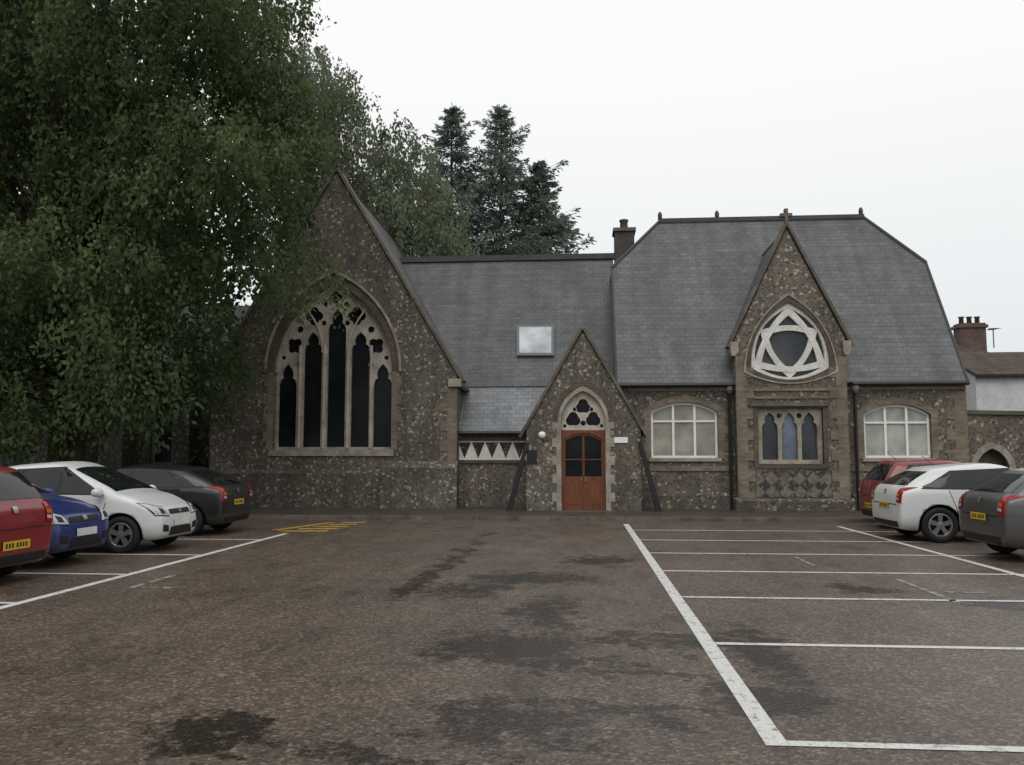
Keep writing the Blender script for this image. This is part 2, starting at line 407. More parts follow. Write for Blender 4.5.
b = s.n('ShaderNodeTexBrick'); s.l(p, b.inputs['Vector']); b.inputs['Scale'].default_value = 1; b.inputs['Brick Width'].default_value = 0.6; b.inputs['Row Height'].default_value = 0.6
b.inputs['Color1'].default_value = (0.078, 0.061, 0.048, 1); b.inputs['Color2'].default_value = (0.056, 0.045, 0.037, 1); b.inputs['Mortar'].default_value = (0.03, 0.026, 0.022, 1); b.inputs['Mortar Size'].default_value = 0.012
MT['paving'] = s.set(s.mix(1, b.outputs[0], s.ramp(s.noise(p, 2, 5), [(0.3, 0.7), (0.7, 1.2)]), 'MULTIPLY'), 0.45, 0.4)
def linepaint(name, col, wear):
    s = NT(name); p = s.pos()
    a = s.ramp(s.noise(p, 9, 6, 0.75), [(wear-0.1, 0), (wear+0.05, 1)])
    g = s.ramp(s.noise(p, 55, 3), [(0.3, 0.75), (0.6, 1)])
    return s.set(s.mix(a, (0.085, 0.065, 0.05), s.mix(1, col, g, 'MULTIPLY')), 0.55, 0.35)
MT['line'] = linepaint('white_line_paint', (0.60, 0.60, 0.58), 0.42); MT['faint'] = linepaint('worn_line_paint', (0.34, 0.33, 0.30), 0.54); MT['yellow'] = linepaint('yellow_line_paint', (0.54, 0.34, 0.05), 0.48)
props(G().box(-700, 700, -300, 1500, -0.6, -0.03).build('ground', MT['earth']), kind='structure')
g = G(); g.face([(-30, -25, 0), (30, -25, 0), (30, 21.65, 0), (-30, 21.65, 0)])
props(g.build('car_park', MT['asphalt']), kind='structure')
g = G(); g.box(-30, 14, 21.8, 27.5, -0.1, 0.07); props(g.build('pavement', MT['paving']), kind='structure')
g = G()
for i in range(60): 
    x = -30+i*0.915
    if x < 14: g.box(x, x+0.905, 21.65, 21.797, -0.1, 0.10)
props(g.build('kerb', MT['coping']), kind='structure')
g = G()
def seg(g, x0, y0, x1, y1, z=0.004): g.face([(x0, y0, z), (x1, y0, z), (x1, y1, z), (x0, y1, z)])
LY = (4.98, 7.55, 10.0, 12.25, 14.5, 16.75, 19.0)
seg(g, 1.02, LY[0], 1.15, 20.7)
for y in LY: seg(g, 1.152, y, 5.88, y+0.09)
seg(g, 5.882, LY[0], 5.99, 20.4)
for y in LY[3:]: seg(g, 5.992, y, 7.0, y+0.09)
seg(g, -6.21, 3.0, -6.09, 17.6)
for y in (9.0, 11.3, 13.6, 16.2): seg(g, -10.6, y, -6.212, y+0.09)
props(g.build('parking_lines', MT['line']), kind='structure')
g = G()
for (a, b, cc, d) in ((-5.55, 10.2, -5.45, 11.3), (-5.43, 10.2, -4.9, 10.28), (4.1, 9.9, 4.18, 11.7), (4.3, 10.6, 4.8, 10.68), (3.4, 13.0, 3.47, 14.2)): seg(g, a, b, cc, d)
props(g.build('worn_marking', MT['faint']), kind='structure')
g = G()
for k in range(5):
    y = 18.0+k*0.62
    g.face([(-6.45+0.16*k, y, 0.004), (-5.45+0.05*k, y+0.1, 0.004), (-5.45+0.05*k, y+0.38, 0.004), (-6.45+0.16*k, y+0.28, 0.004)])
g.face([(-6.75, 18.3, 0.008), (-6.55, 18.3, 0.008), (-5.95, 20.6, 0.008), (-6.15, 20.6, 0.008)])
props(g.build('yellow_hatching', MT['yellow']), kind='structure')

# ------------------------------------------------------------------ the flint building
B = thing('church_building', 'long flint church building with slate roofs, tall traceried gable and brown porch door', 'building', (1.5, 25.6, 0))
YG, YW, YB, YP = 25.6, 25.6, 25.15, 24.5
def boxo(name, mat, parent, *a, **k): return G().box(*a).build(name, mat, parent, **k)
pk = at(337, 172, YG); er = at(457, 375, YG)
gx, gz = pk.x, pk.z; gw = er.x-gx; ez = er.z
wx = fx(333, YG, 360)
z_sill, z_spr, z_ap = fz(450, YG, 333), fz(372, YG, 333), fz(284, YG, 333); w_hw = (fx(392, YG)-fx(274, YG))/2
g = G(); g.panel([(gx-gw, -0.1), (gx-gw, ez), (gx, gz), (gx+gw, ez), (gx+gw, -0.1)], [parch(wx, z_sill, z_spr, w_hw, z_ap, 12)], YG, YG+0.5)
gable = g.build('gable_wall', MT['flint_gable'], B)
boxo('side_wall', MT['flint_gable'], B, gx+gw-0.5, gx+gw-0.002, YG+0.502, 44, -0.1, ez)
boxo('side_wall', MT['flint_gable'], B, gx-gw+0.002, gx-gw+0.5, YG+0.502, 44, -0.1, ez)
def copings(cx, hw_, zb, zp_, t, y, parent, dp):
    for sgn in (-1, 1):
        A = (cx+sgn*hw_, zb); C = (cx, zp_); g = G()
        if sgn < 0: g.strip(A, C, t, y-0.08, y+dp)
        else: g.strip(C, A, t, y-0.081, y+dp+.001)
        g.build('gable_coping', MT['coping'], parent)
copings(gx, gw+0.16, ez-0.22, gz+0.06, 0.085, YG, gable, .55)
for sgn in (-1, 1):
    a, b_ = sorted((gx+sgn*(gw-0.25), gx+sgn*(gw+0.14)))
    boxo('kneeler', MT['stone'], gable, a, b_, YG-0.1, YG+0.4, ez-0.36, ez-0.12)
g = G(); g.panel(archband(wx, z_spr, w_hw+0.02, z_ap+0.03, 0.22, 0.30), [], YG-0.025, YG+0.1); g.build('brick_arch', MT['redb'], gable)
g = G(); g.panel(archband(wx, z_spr, w_hw+0.245, z_ap+0.34, 0.07, 0.09), [], YG-0.09, YG+0.1); g.build('hood_mould', MT['stone'], gable)
# great window
holes = []
for px, s_, a_ in ((285, 388, 363), (310, 352, 331), (334, 332, 308), (358, 352, 331), (381, 388, 363)):
    cx = fx(px, YG, 400); holes.append(trefoil(cx, fz(447, YG, px), fz(s_, YG, px), 0.29, fz(a_, YG, px)))
for px, py, r, a0 in ((292.5, 345, .265, math.pi/4), (374.5, 345, .265, math.pi/4), (312, 315, .295, 0), (355, 315, .295, 0), (334, 296, .205, 0)):
    c = at(px, py, YG); holes.append(foil(c.x, c.z, r, 4, 32, a0))
for px, py, r in ((298, 328.5, .11), (369.5, 328.5, .11), (322, 322, .085), (345.5, 322, .085), (297.5, 364, .085), (369.5, 364, .085), (323.5, 303, .08), (344.5, 303, .08), (281.5, 357, .07), (385, 357, .07)):
    c = at(px, py, YG); holes.append(circ(c.x, c.z, r, 8))
g = G(); g.panel(parch(wx, z_sill, z_spr, w_hw-0.003, z_ap-0.004, 12), holes, YG+0.2, YG+0.34)
win = g.build('tracery_window', MT['tracery'], B)
g = G(); g.panel(parch(wx, z_sill, z_spr, w_hw-0.01, z_ap-0.01, 12), [], YG+0.33, YG+0.345); g.build('pane', MT['glassdark'], win)
for px in (297.5, 322, 346, 369.5):
    x = fx(px, YG, 400); g = G(); g.tube([(x, YG+0.17, z_sill+0.05), (x, YG+0.17, fz(345, YG, px))], 0.045, 8); g.build('mullion', MT['paleston'], win)
g = G(); g.panel(archband(wx, z_spr, w_hw-0.075, z_ap-0.10, 0.07, 0.09), [], YG+0.12, YG+0.198); g.build('inner_arch', MT['tracery'], win)
for cxp, hwp, zap in ((297.5, 24.5, 302), (370, 24.5, 302)):
    cx = fx(cxp, YG, 370); hh = hwp*25.4/850; g = G(); g.panel(archband(cx, fz(352, YG, cxp), hh-0.03, fz(zap, YG, cxp)-0.05, 0.05, 0.06), [], YG+0.15, YG+0.199); g.build('sub_arch', MT['paleston'], win)
g = G(); g.panel([(wx-w_hw-0.1, z_sill-0.18), (wx-w_hw-0.1, z_sill), (wx+w_hw+0.1, z_sill), (wx+w_hw+0.1, z_sill-0.18)], [], YG-0.08, YG+0.19); g.build('sill', MT['stone'], win)
zp = fz(461, YG, 330)
def slopeblock(g, x0, x1, y0, y1, z1, dz):
    vv = g.vs([(x0, y0, -0.1), (x1, y0, -0.1), (x1, y0, z1-dz), (x0, y0, z1-dz), (x0, y1, -0.1), (x1, y1, -0.1), (x1, y1, z1), (x0, y1, z1)])
    for q in ((0, 1, 2, 3), (3, 2, 6, 7), (1, 5, 6, 2), (4, 0, 3, 7), (5, 4, 7, 6), (4, 5, 1, 0)): g.bm.faces.new([vv[i] for i in q])
g = G(); slopeblock(g, gx-gw-0.05, fx(383, YG), YG-0.14, YG-0.002, zp-0.25, 0.12); g.build('plinth', MT['plinth'], gable)
g = G(); slopeblock(g, fx(383.5, YG), gx+gw+0.05, YG-0.3, YG-0.002, zp, 0.2); g.build('plinth', MT['flint_porch'], gable)
def quoin(parent, name, x, sx, y, z0, z1, wl=0.42, ws=0.24, h=0.3, proud=0.02, mat='buff'):
    k = 0; z = z0; pts = []
    while z < z1-0.05:
        ww = wl if k % 2 else ws; zt_ = min(z+h, z1)
        pts += [(x+sx*ww, z), (x+sx*ww, zt_)]; z += h; k += 1
    pts = [(x, z0)]+pts+[(x, pts[-1][1])]
    g = G(); g.panel(pts, [], y-proud, y+0.03); g.build(name, MT[mat], parent)
quoin(gable, 'quoin', gx+gw+0.004, -1, YG, zp, ez-0.4, 0.5, 0.3)
for dx in (-1, 1): quoin(win, 'window_quoin', wx+dx*(w_hw+0.01), dx, YG, z_sill, z_spr, 0.3, 0.18, 0.28, 0.022)
yf, yb = YG+0.4, 44
for sgn in (-1, 1):
    g = G(); g.slab([(gx, yf, gz-0.03), (gx, yb, gz-0.03), (gx+sgn*(gw+0.2), yb, ez-0.35), (gx+sgn*(gw+0.2), yf, ez-0.35)], 0.1)
    g.build('chapel_roof', MT['slate'], B)
# aisle wall to the left, behind the trees
YA = 28.0; xa0, xa1 = -24.0, gx-gw
lancets = [(x, parch(x, 1.3, 2.9, 0.42, 3.7, 8)) for x in (-22.0, -19.4, -16.8, -14.2, -12.2)]
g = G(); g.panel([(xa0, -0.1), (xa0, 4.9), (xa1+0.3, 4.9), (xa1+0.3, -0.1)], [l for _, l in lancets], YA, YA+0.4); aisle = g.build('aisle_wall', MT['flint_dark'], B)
for x, l in lancets:
    g = G(); g.panel(parch(x, 1.3, 2.9, 0.415, 3.695, 8), [parch(x, 1.42, 2.88, 0.3, 3.5, 8)], YA+0.1, YA+0.24); wv = g.build('lancet_window', MT['coping'], B)
    g = G(); g.panel(parch(x, 1.35, 2.89, 0.4, 3.6, 8), [], YA+0.2, YA+0.21); g.build('pane', MT['glassdark'], wv)
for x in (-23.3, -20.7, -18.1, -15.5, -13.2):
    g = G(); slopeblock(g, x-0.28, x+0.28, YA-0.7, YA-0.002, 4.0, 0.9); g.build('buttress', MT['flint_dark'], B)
g = G(); g.slab([(xa0, YA-0.25, 4.75), (xa1+0.1, YA-0.25, 4.75), (xa1+0.1, YA+3.4, 7.4), (xa0, YA+3.4, 7.4)], 0.12); g.build('aisle_roof', MT['slate_link'], B)
# --- link range
YL = 26.2
xl0, xl1 = gx+gw, 1.2
zl = fz(431, YL-0.2, 490)
link = boxo('link_wall', MT['flint_hall'], B, xl0-0.3, xl1, YL, YL+0.4, -0.1, zl-0.05)
ylt = 27.3; zlt = fz(383, ylt, 500)
g = G(); g.slab([(xl0-0.28, YL-0.22, zl-0.02), (0.0, YL-0.22, zl-0.02), (0.0, ylt, zlt), (xl0-0.28, ylt, zlt)], 0.08); g.build('lean_to_roof', MT['slate_wet'], B)
yr = 30.6; zr = fz(259, yr, 510)
sl = (zr-zlt)/(yr-ylt)
g = G(); g.slab([(gx, ylt-0.15, zlt-0.15*sl+0.10), (1.25, ylt-0.15, zlt-0.15*sl+0.10), (1.25, yr, zr), (gx, yr, zr)], 0.1)
g.slab([(gx, 2*yr-ylt, zlt), (1.25, 2*yr-ylt, zlt), (1.25, yr, zr), (gx, yr, zr)], 0.1)
lroof = g.build('link_roof', MT['slate_link'], B)
boxo('ridge', MT['ridge'], lroof, gx+0.5, 1.3, yr-0.14, yr+0.14, zr-0.08, zr+0.12)
g = G(); g.tube([(xl0-0.2, YL-0.28, zl-0.06), (-1.3, YL-0.28, zl-0.06)], 0.06, 8); g.build('gutter', MT['black'], link)
g = G(); x = fx(455, YL-0.1); g.tube([(x, YL-0.12, zl), (x, YL-0.12, 0.05)], 0.045, 8); g.build('downpipe', MT['lead'], link)
def on_slope(px, py):
    d = F_+R_*((px-512)/FPX)-U_*((py-382.5)/FPX)
    t = (zlt+0.02-CAMZ-sl*ylt)/(d.z-sl*d.y); return Vector((0, 0, CAMZ))+d*t
q = [on_slope(517, 358), on_slope(554, 358), on_slope(554, 328), on_slope(517, 328)]
nrm = Vector((0, -sl, 1)).normalized()
g = G(); g.slab([v+nrm*0.14 for v in q], 0.16); sk = g.build('skylight', MT['lead'], B)
c = sum(q, Vector())/4
g = G(); g.slab([c+(v-c)*0.86+nrm*0.152 for v in q], 0.02); g.build('pane', MT['skyl'], sk)
# frieze of interlocking pale and dark triangles
fz0, fz1 = fz(460, YL, 490), fz(441, YL, 490); fx0, fx1 = fx(458, YL), fx(520, YL)
g = G(); g.panel([(fx0, fz0), (fx0, fz1), (fx1+0.4, fz1), (fx1+0.4, fz0)], [], YL-0.03, YL+0.02); fr = g.build('frieze', MT['cast'], B)
n = 5; st = (fx1+0.2-fx0)/n
for k in range(n):
    a = fx0+k*st; g = G(); g.panel([(a+0.015, fz1-0.04), (a+st/2, fz0+0.05), (a+st-0.015, fz1-0.04)], [], YL-0.036, YL-0.031); g.build('flint_triangle', MT['flint_dark'], fr)
boxo('string_course', MT['redb'], link, fx0-0.1, fx1+0.4, YL-0.06, YL-0.002, fz0-0.1, fz0-0.004); boxo('string_course', MT['redb'], link, fx0-0.1, fx1+0.4, YL-0.06, YL-0.002, fz1+0.004, fz1+0.09)

# --- hall
xh0 = fx(617, YW, 380); xh1 = fx(966, YW, 400); zh = fz(381, YW, 690)
def winpx(a, b, bot, top, Y): 
    mid = (a+b)/2
    return fx(a, Y), fx(b, Y), fz(bot, Y, mid), fz(top, Y, mid)
W1 = winpx(651, 718, 458, 402, YW); W2 = winpx(864, 931, 458, 404, YW)
def seghole(wn, d=0.0): return segtop(wn[0]+d, wn[1]-d, wn[2]+d, wn[3]-0.3-d, 0.3)
g = G(); g.panel([(xh0, -0.1), (xh0, zh), (xh1, zh), (xh1, -0.1)], [seghole(W1), seghole(W2)], YW, YW+0.4)
hall = g.build('hall_wall', MT['flint_hall'], B)
Ye = YW-0.22; Ze = zh-0.08
yrh = 29.15; zrh = fz(219, yrh, 760); slh = (zrh-Ze)/(yrh-Ye)
yhp = 27.95; zhp = Ze+slh*(yhp-Ye)
X0, X1 = xh0-0.03, fx(968, Ye, 380)
xr0, xr1 = fx(660, yrh, 219), fx(862, yrh, 219)
g = G()
for m in (0, 1):
    f = (lambda y: y) if m == 0 else (lambda y: 2*yrh-y)
    g.slab([(X0, f(Ye), Ze), (X1, f(Ye), Ze), (X1, f(yhp), zhp), (xr1, f(yrh), zrh), (xr0, f(yrh), zrh), (X0, f(yhp), zhp)], 0.12)
g.slab([(X0, yhp, zhp), (xr0, yrh, zrh), (X0, 2*yrh-yhp, zhp)], 0.12)
g.slab([(X1, yhp, zhp), (xr1, yrh, zrh), (X1, 2*yrh-yhp, zhp)], 0.12)
hroof = g.build('hall_roof', MT['slate'], B)
for x0, x1 in ((xh0, xh0+0.4), (xh1-0.4, xh1)):
    ff = lambda y, z, x: (x, y, z)
    g = G(); g.panel([(YW+0.402, -0.1), (YW+0.402, zh+0.35), (yhp, zhp-0.2), (2*yrh-yhp, zhp-0.2), (2*yrh-YW-0.4, zh+0.35), (2*yrh-YW-0.4, -0.1)], [], x0, x1, ff)
    g.build('end_wall', MT['flint_hall'], B)
boxo('ridge', MT['ridge'], hroof, xr0-0.05, xr1+0.05, yrh-0.10, yrh+0.10, zrh-0.06, zrh+0.07)
for xa, xb in ((X0, xr0), (X1, xr1)):
    g = G(); g.tube([(xa, yhp, zhp+0.02), (xb, yrh, zrh+0.02)], 0.055, 6); g.build('hip_tile', MT['ridge'], hroof)
    g = G(); g.tube([(xa, Ye, Ze), (xa, yhp, zhp)], 0.04, 6); g.build('verge', MT['ridge'], hroof)
def finial(px, h=0.22):
    x = fx(px, yrh, 219); g = G(); g.lathe((x, yrh, zrh+0.06), [(0.08, 0), (0.07, 0.08), (0.08, 0.13), (0.06, h), (0.02, h+0.05)], 10)
    g.build('ridge_finial', MT['ridge'], hroof, True)
for px in (660, 717, 861): finial(px)
for a, b_ in ((X0, fx(733, YW)), (fx(851, YW), X1)):
    g = G(); g.tube([(a, Ye-0.06, Ze-0.06), (b_, Ye-0.06, Ze-0.06)], 0.06, 8); g.build('gutter', MT['black'], hall)
boxo('eaves_course', MT['buff'], hall, xh0+0.3, xh1, YW-0.05, YW-0.002, zh-0.30, zh-0.2)
for px, yy in ((730, YW-0.12), (856, YW-0.12)):
    g = G(); x = fx(px, yy); g.tube([(x, yy-0.1, Ze-0.05), (x, yy, Ze-0.35), (x, yy, 0.06)], 0.045, 8); g.build('downpipe', MT['black'], hall)
    g = G(); g.lathe((x, yy-0.08, Ze-0.32), [(0.05, 0), (0.11, 0.1), (0.12, 0.24)], 10); g.build('hopper_head', MT['lead'], hall)
for wn, pane, lab in ((W1, 'blind', 'white arched window with cream blind'), (W2, 'curtain', 'white arched window with net curtain')):
    hs_ = []; x0, x1, z0, z1 = wn; t = 0.07; cw = (x1-x0-4*t)/3; ztr = z0+(z1-z0)*0.64
    mid = (x0+x1)/2; wv = (x1-x0)/2; Rr = (wv*wv+0.09)/(0.6); zc = z1-Rr
    for k in range(3):
        a = x0+t+k*(cw+t); b_ = a+cw
        hs_.append([(a, z0+t), (a, ztr), (b_, ztr), (b_, z0+t)])
        tp = [(a+(b_-a)*i/6, zc+math.sqrt(Rr*Rr-(a+(b_-a)*i/6-mid)**2)-t*1.1) for i in range(7)]
        hs_.append([(a, ztr+t*0.8)]+tp+[(b_, ztr+t*0.8)])
    g = G(); g.panel(seghole(wn, 0.003), hs_, YW+0.10, YW+0.17); o = g.build('arched_window', MT['white'], B, label=lab)
    g = G(); g.panel(seghole(wn, 0.01), [], YW+0.15, YW+0.16); g.build('pane', MT[pane], o)
    boxo('sill', MT['stone'], o, x0-0.08, x1+0.08, YW-0.07, YW+0.098, z0-0.1, z0-0.002)
    so_ = segtop(x0-0.24, x1+0.24, z1-0.42, z1-0.24, 0.42); si = segtop(x0, x1, z1-0.42, z1-0.3, 0.3)
    g = G(); g.panel(so_+si[::-1], [], YW-0.02, YW+0.05); g.build('brick_arch', MT['buff'], o)
    quoin(o, 'window_quoin', x0-0.003, -1, YW, z0-0.02, z1-0.43, 0.3, 0.18, 0.24); quoin(o, 'window_quoin', x1+0.003, 1, YW, z0-0.02, z1-0.43, 0.3, 0.18, 0.24)
quoin(hall, 'quoin', xh1+0.006, -1, YW, 0, zh-0.36, 0.6, 0.36, 0.3)
for a, b_ in ((fx(645, YW), fx(735, YW)), (fx(850, YW), xh1-0.62)):
    boxo('string_course', MT['buff'], hall, a, b_, YW-0.04, YW-0.002, fz(471, YW, 690), fz(466, YW, 690))
for a, b_ in ((1.2, fx(735, YW)), (fx(850, YW), xh1)):
    g = G(); slopeblock(g, a, b_, YW-0.1, YW-0.003, 0.55, 0.08); g.build('plinth', MT['plinth'], hall)

# --- projecting bay
bx0, bx1 = fx(737, YB, 430), fx(848, YB, 430); bc = (bx0+bx1)/2
bpz = fz(228, YB, 790); bez = fz(338, YB, 790); bhw = (bx1-bx0)/2
A_, B_, C_ = at(791.5, 302, YB), at(831.5, 362, YB), at(753, 362, YB)
def bulged(cx, cz, r, rot, bulge, n=10):
    # triangle of circumradius r whose sides bow outwards by bulge
    V = [(cx+r*math.cos(math.pi/2+rot+k*2*math.pi/3), cz+r*math.sin(math.pi/2+rot+k*2*math.pi/3)) for k in range(3)]; p = []
    for k in range(3):
        a, b_ = V[k], V[(k+1) % 3]; mx_, mz_ = (a[0]+b_[0])/2-cx, (a[1]+b_[1])/2-cz; ln = math.hypot(mx_, mz_)
        for i in range(n):
            t = i/n; q = 4*t*(1-t)*bulge; p.append((a[0]+(b_[0]-a[0])*t+mx_/ln*q, a[1]+(b_[1]-a[1])*t+mz_/ln*q))
    return p
side = B_.x-C_.x; rcx = bc; rcz = A_.z-side/math.sqrt(3)
def rt(d=0.0): return bulged(rcx, rcz, side/math.sqrt(3)+d, 0.0, side*0.155, 12)   # rounded triangle outline
T = winpx(758, 823, 464, 408, YB)
trect = [(T[0], T[2]), (T[0], T[3]), (T[1], T[3]), (T[1], T[2])]
g = G(); g.panel([(bx0, -0.1), (bx0, bez), (bc, bpz), (bx1, bez), (bx1, -0.1)], [rt(), trect], YB, YW-0.002)
bay = g.build('bay_wall', MT['flint_bay'], B)
copings(bc, bhw+0.17, bez-0.27, bpz+0.07, 0.085, YB, bay, .4)
for sgn in (-1, 1):
    a, b_ = sorted((bc+sgn*(bhw-0.08), bc+sgn*(bhw+0.15)))
    g = G(); g.panel([(a, bez-0.40), (a, bez-0.10), (b_, bez-0.10), (b_, bez-0.40), (b_-0.10, bez-0.52), (a+0.04, bez-0.52)], [], YB-0.09, YB+0.35); g.build('kneeler', MT['stone'], bay)
for sgn in (-1, 1):
    g = G(); g.slab([(bc, YB+0.25, bpz-0.02), (bc, 28.9, bpz-0.02), (bc+sgn*(bhw+0.1), 28.9, bez-0.12), (bc+sgn*(bhw+0.1), YB+0.25, bez-0.12)], 0.08); g.build('bay_roof', MT['slate'], B)
x, z = bc, bpz+0.08
cross = [(x-0.05, z), (x-0.05, z+0.26), (x-0.17, z+0.26), (x-0.17, z+0.36), (x-0.05, z+0.36), (x-0.05, z+0.5), (x+0.05, z+0.5), (x+0.05, z+0.36), (x+0.17, z+0.36), (x+0.17, z+0.26), (x+0.05, z+0.26), (x+0.05, z)]
g = G(); g.panel(cross, [], YB-0.05, YB+0.1); g.build('cross_finial', MT['coping'], bay)
# rounded-triangle window: pale ring and a bold star of two interlaced bowed triangles
g = G(); g.panel(rt(-0.004), [rt(-0.15)], YB+0.06, YB+0.2)
rose = g.build('rose_window', MT['cast'], B, label='three-sided curved gable window with white star tracery')
for r_, rot, bul, dy in ((side*0.53, 0.0, side*0.075, 0.0), (side*0.425, math.pi, side*0.065, 0.013)):
    wdt = 0.27
    g = G(); g.panel(bulged(rcx, rcz, r_, rot, bul), [bulged(rcx, rcz, r_-wdt, rot, bul*0.85)], YB+0.075+dy, YB+0.185+dy*0.3)
    g.build('tracery_star', MT['cast'], rose)
g = G(); g.panel(rt(-0.02), [], YB+0.2005, YB+0.21); g.build('pane', MT['glassrose'], rose)
g = G(); g.panel(rt(0.19), [rt(0.004)], YB-0.025, YB+0.04); g.build('brick_arch', MT['redb'], rose)
g = G(); g.panel(rt(0.26), [rt(0.194)], YB-0.05, YB+0.04); g.build('hood_mould', MT['stone'], rose)
# three light window
hs_ = []; wd = (T[1]-T[0]); cs = [T[0]+wd*(0.5+(k-1)*0.305) for k in range(3)]
for cx in cs: hs_.append(trefoil(cx, T[2]+0.12, T[3]-0.62, wd*0.122, T[3]-0.12))
for cx in ((cs[0]+cs[1])/2, (cs[1]+cs[2])/2): hs_.append(circ(cx, T[3]-0.22, 0.08, 10))
ins = [(T[0]+0.003, T[2]+0.003), (T[0]+0.003, T[3]-0.003), (T[1]-0.003, T[3]-0.003), (T[1]-0.003, T[2]+0.003)]
g = G(); g.panel(ins, hs_, YB+0.1, YB+0.24); tl = g.build('three_light_window', MT['stone'], B)
for k, mm in ((0, 'glassrose'), (1, 'glassblue'), (2, 'glassrose')):
    boxo('pane', MT[mm], tl, cs[k]-wd*0.14, cs[k]+wd*0.14, YB+0.225, YB+0.235, T[2]+0.05, T[3]-0.05, label='pale blue pane' if k == 1 else None)
oo = [(T[0]-0.13, T[2]-0.13), (T[0]-0.13, T[3]+0.13), (T[1]+0.13, T[3]+0.13), (T[1]+0.13, T[2]-0.13)]
g = G(); g.panel(oo, [trect], YB-0.04, YB+0.05); g.build('surround', MT['redb'], tl)
boxo('label_mould', MT['coping'], tl, T[0]-0.2, T[1]+0.2, YB-0.1, YB-0.042, T[3]+0.05, T[3]+0.16)
quoin(bay, 'quoin', bx0-0.006, 1, YB, 0.0, bez-0.53, 0.5, 0.3, 0.3, 0.03); quoin(bay, 'quoin', bx1+0.006, -1, YB, 0.0, bez-0.53, 0.5, 0.3, 0.3, 0.03)
boxo('chequer_panel', MT['chequer'], bay, bx0+0.52, bx1-0.52, YB-0.02, YB-0.002, 0.45, T[2]-0.2)
zz = fz(390, YB, 790); boxo('string_course', MT['buff'], bay, bx0+0.51, bx1-0.51, YB-0.04, YB-0.002, zz-0.03, zz+0.05); boxo('string_course', MT['buff'], bay, bx0+0.51, bx1-0.51, YB-0.04, YB-0.002, zz-0.25, zz-0.19)
g = G(); slopeblock(g, bx0-0.08, bx1+0.08, YB-0.12, YB-0.034, 0.42, 0.08); g.build('plinth', MT['plinth'], bay)

# --- porch
pc = fx(583, YP, 400); phw = (fx(641, YP)-fx(527, YP))/2; ppz = fz(331, YP, 583); pez = fz(428, YP, 583)
d_hw = (fx(605, YP)-fx(561, YP))/2; d_zs, d_za = fz(422, YP, 583), fz(391, YP, 583); d_zl = fz(431, YP, 583)
g = G(); g.panel([(pc-phw, 0.06), (pc-phw, pez), (pc, ppz), (pc+phw, pez), (pc+phw, 0.06)], [parch(pc, 0.0601, d_zs, d_hw, d_za, 10)], YP, YP+0.35)
porch = g.build('porch_wall', MT['flint_porch'], B)
boxo('side_wall', MT['flint_porch'], porch, pc-phw, pc-phw+0.35, YP+0.352, 26.18, -0.05, pez-0.02); boxo('side_wall', MT['flint_porch'], porch, pc+phw-0.35, pc+phw, YP+0.352, YW-0.11, -0.05, pez-0.02)
copings(pc, phw+0.16, pez-0.28, ppz+0.05, 0.085, YP, porch, .4)
for sgn in (-1, 1):
    g = G(); g.slab([(pc, YP+0.3, ppz-0.02), (pc, 28.4, ppz-0.02), (pc+sgn*(phw+0.12), 28.4, pez-0.2), (pc+sgn*(phw+0.12), YP+0.3, pez-0.2)], 0.08); g.build('porch_roof', MT['slate'], B)
g = G(); g.panel(archband(pc, d_zs, d_hw+0.003, d_za+0.004, 0.10, 0.13), [], YP-0.03, YP+0.06); g.build('stone_arch', MT['stone'], porch)
g = G(); g.panel(archband(pc, d_zs, d_hw+0.105, d_za+0.135, 0.15, 0.2), [], YP-0.015, YP+0.06); g.build('brick_arch', MT['redb'], porch)
for dx in (-1, 1): quoin(porch, 'door_quoin', pc+dx*(d_hw+0.003), dx, YP, 0.07, d_zs, 0.26, 0.14, 0.26, 0.02, 'stone')
zt0 = d_zl+0.03
hs_ = [foil(pc, zt0+0.68, 0.22, 3, 30, math.pi/2), foil(pc-0.29, zt0+0.31, 0.22, 3, 30, math.pi/2), foil(pc+0.29, zt0+0.31, 0.22, 3, 30, math.pi/2), circ(pc, zt0+0.20, 0.08, 8), circ(pc-0.24, zt0+0.60, 0.06, 8), circ(pc+0.24, zt0+0.60, 0.06, 8), circ(pc-0.53, zt0+0.12, 0.05, 8), circ(pc+0.53, zt0+0.12, 0.05, 8)]
full = parch(pc, zt0, d_zs, d_hw-0.004, d_za-0.005, 10)
g = G(); g.panel(full, hs_, YP+0.12, YP+0.2); ty = g.build('tympanum', MT['paleston'], B)
g = G(); g.panel(parch(pc, zt0+0.02, d_zs, d_hw-0.01, d_za-0.02, 10), [], YP+0.185, YP+0.19); g.build('pane', MT['glassdark'], ty)
z0 = 0.09; z1 = zt0-0.02
fi = d_hw-0.06
def head(x): return z1-0.06-0.20*((x-pc)/fi)**2
hp = [(pc-fi+2*fi*i/12, head(pc-fi+2*fi*i/12)) for i in range(13)]
g = G(); g.panel([(pc-d_hw+0.002, z0), (pc-d_hw+0.002, z1+0.018), (pc+d_hw-0.002, z1+0.018), (pc+d_hw-0.002, z0), (pc+fi, z0)]+hp[::-1]+[(pc-fi, z0)], [], YP+0.1, YP+0.26)
g.build('door_frame', MT['doorw'], B)
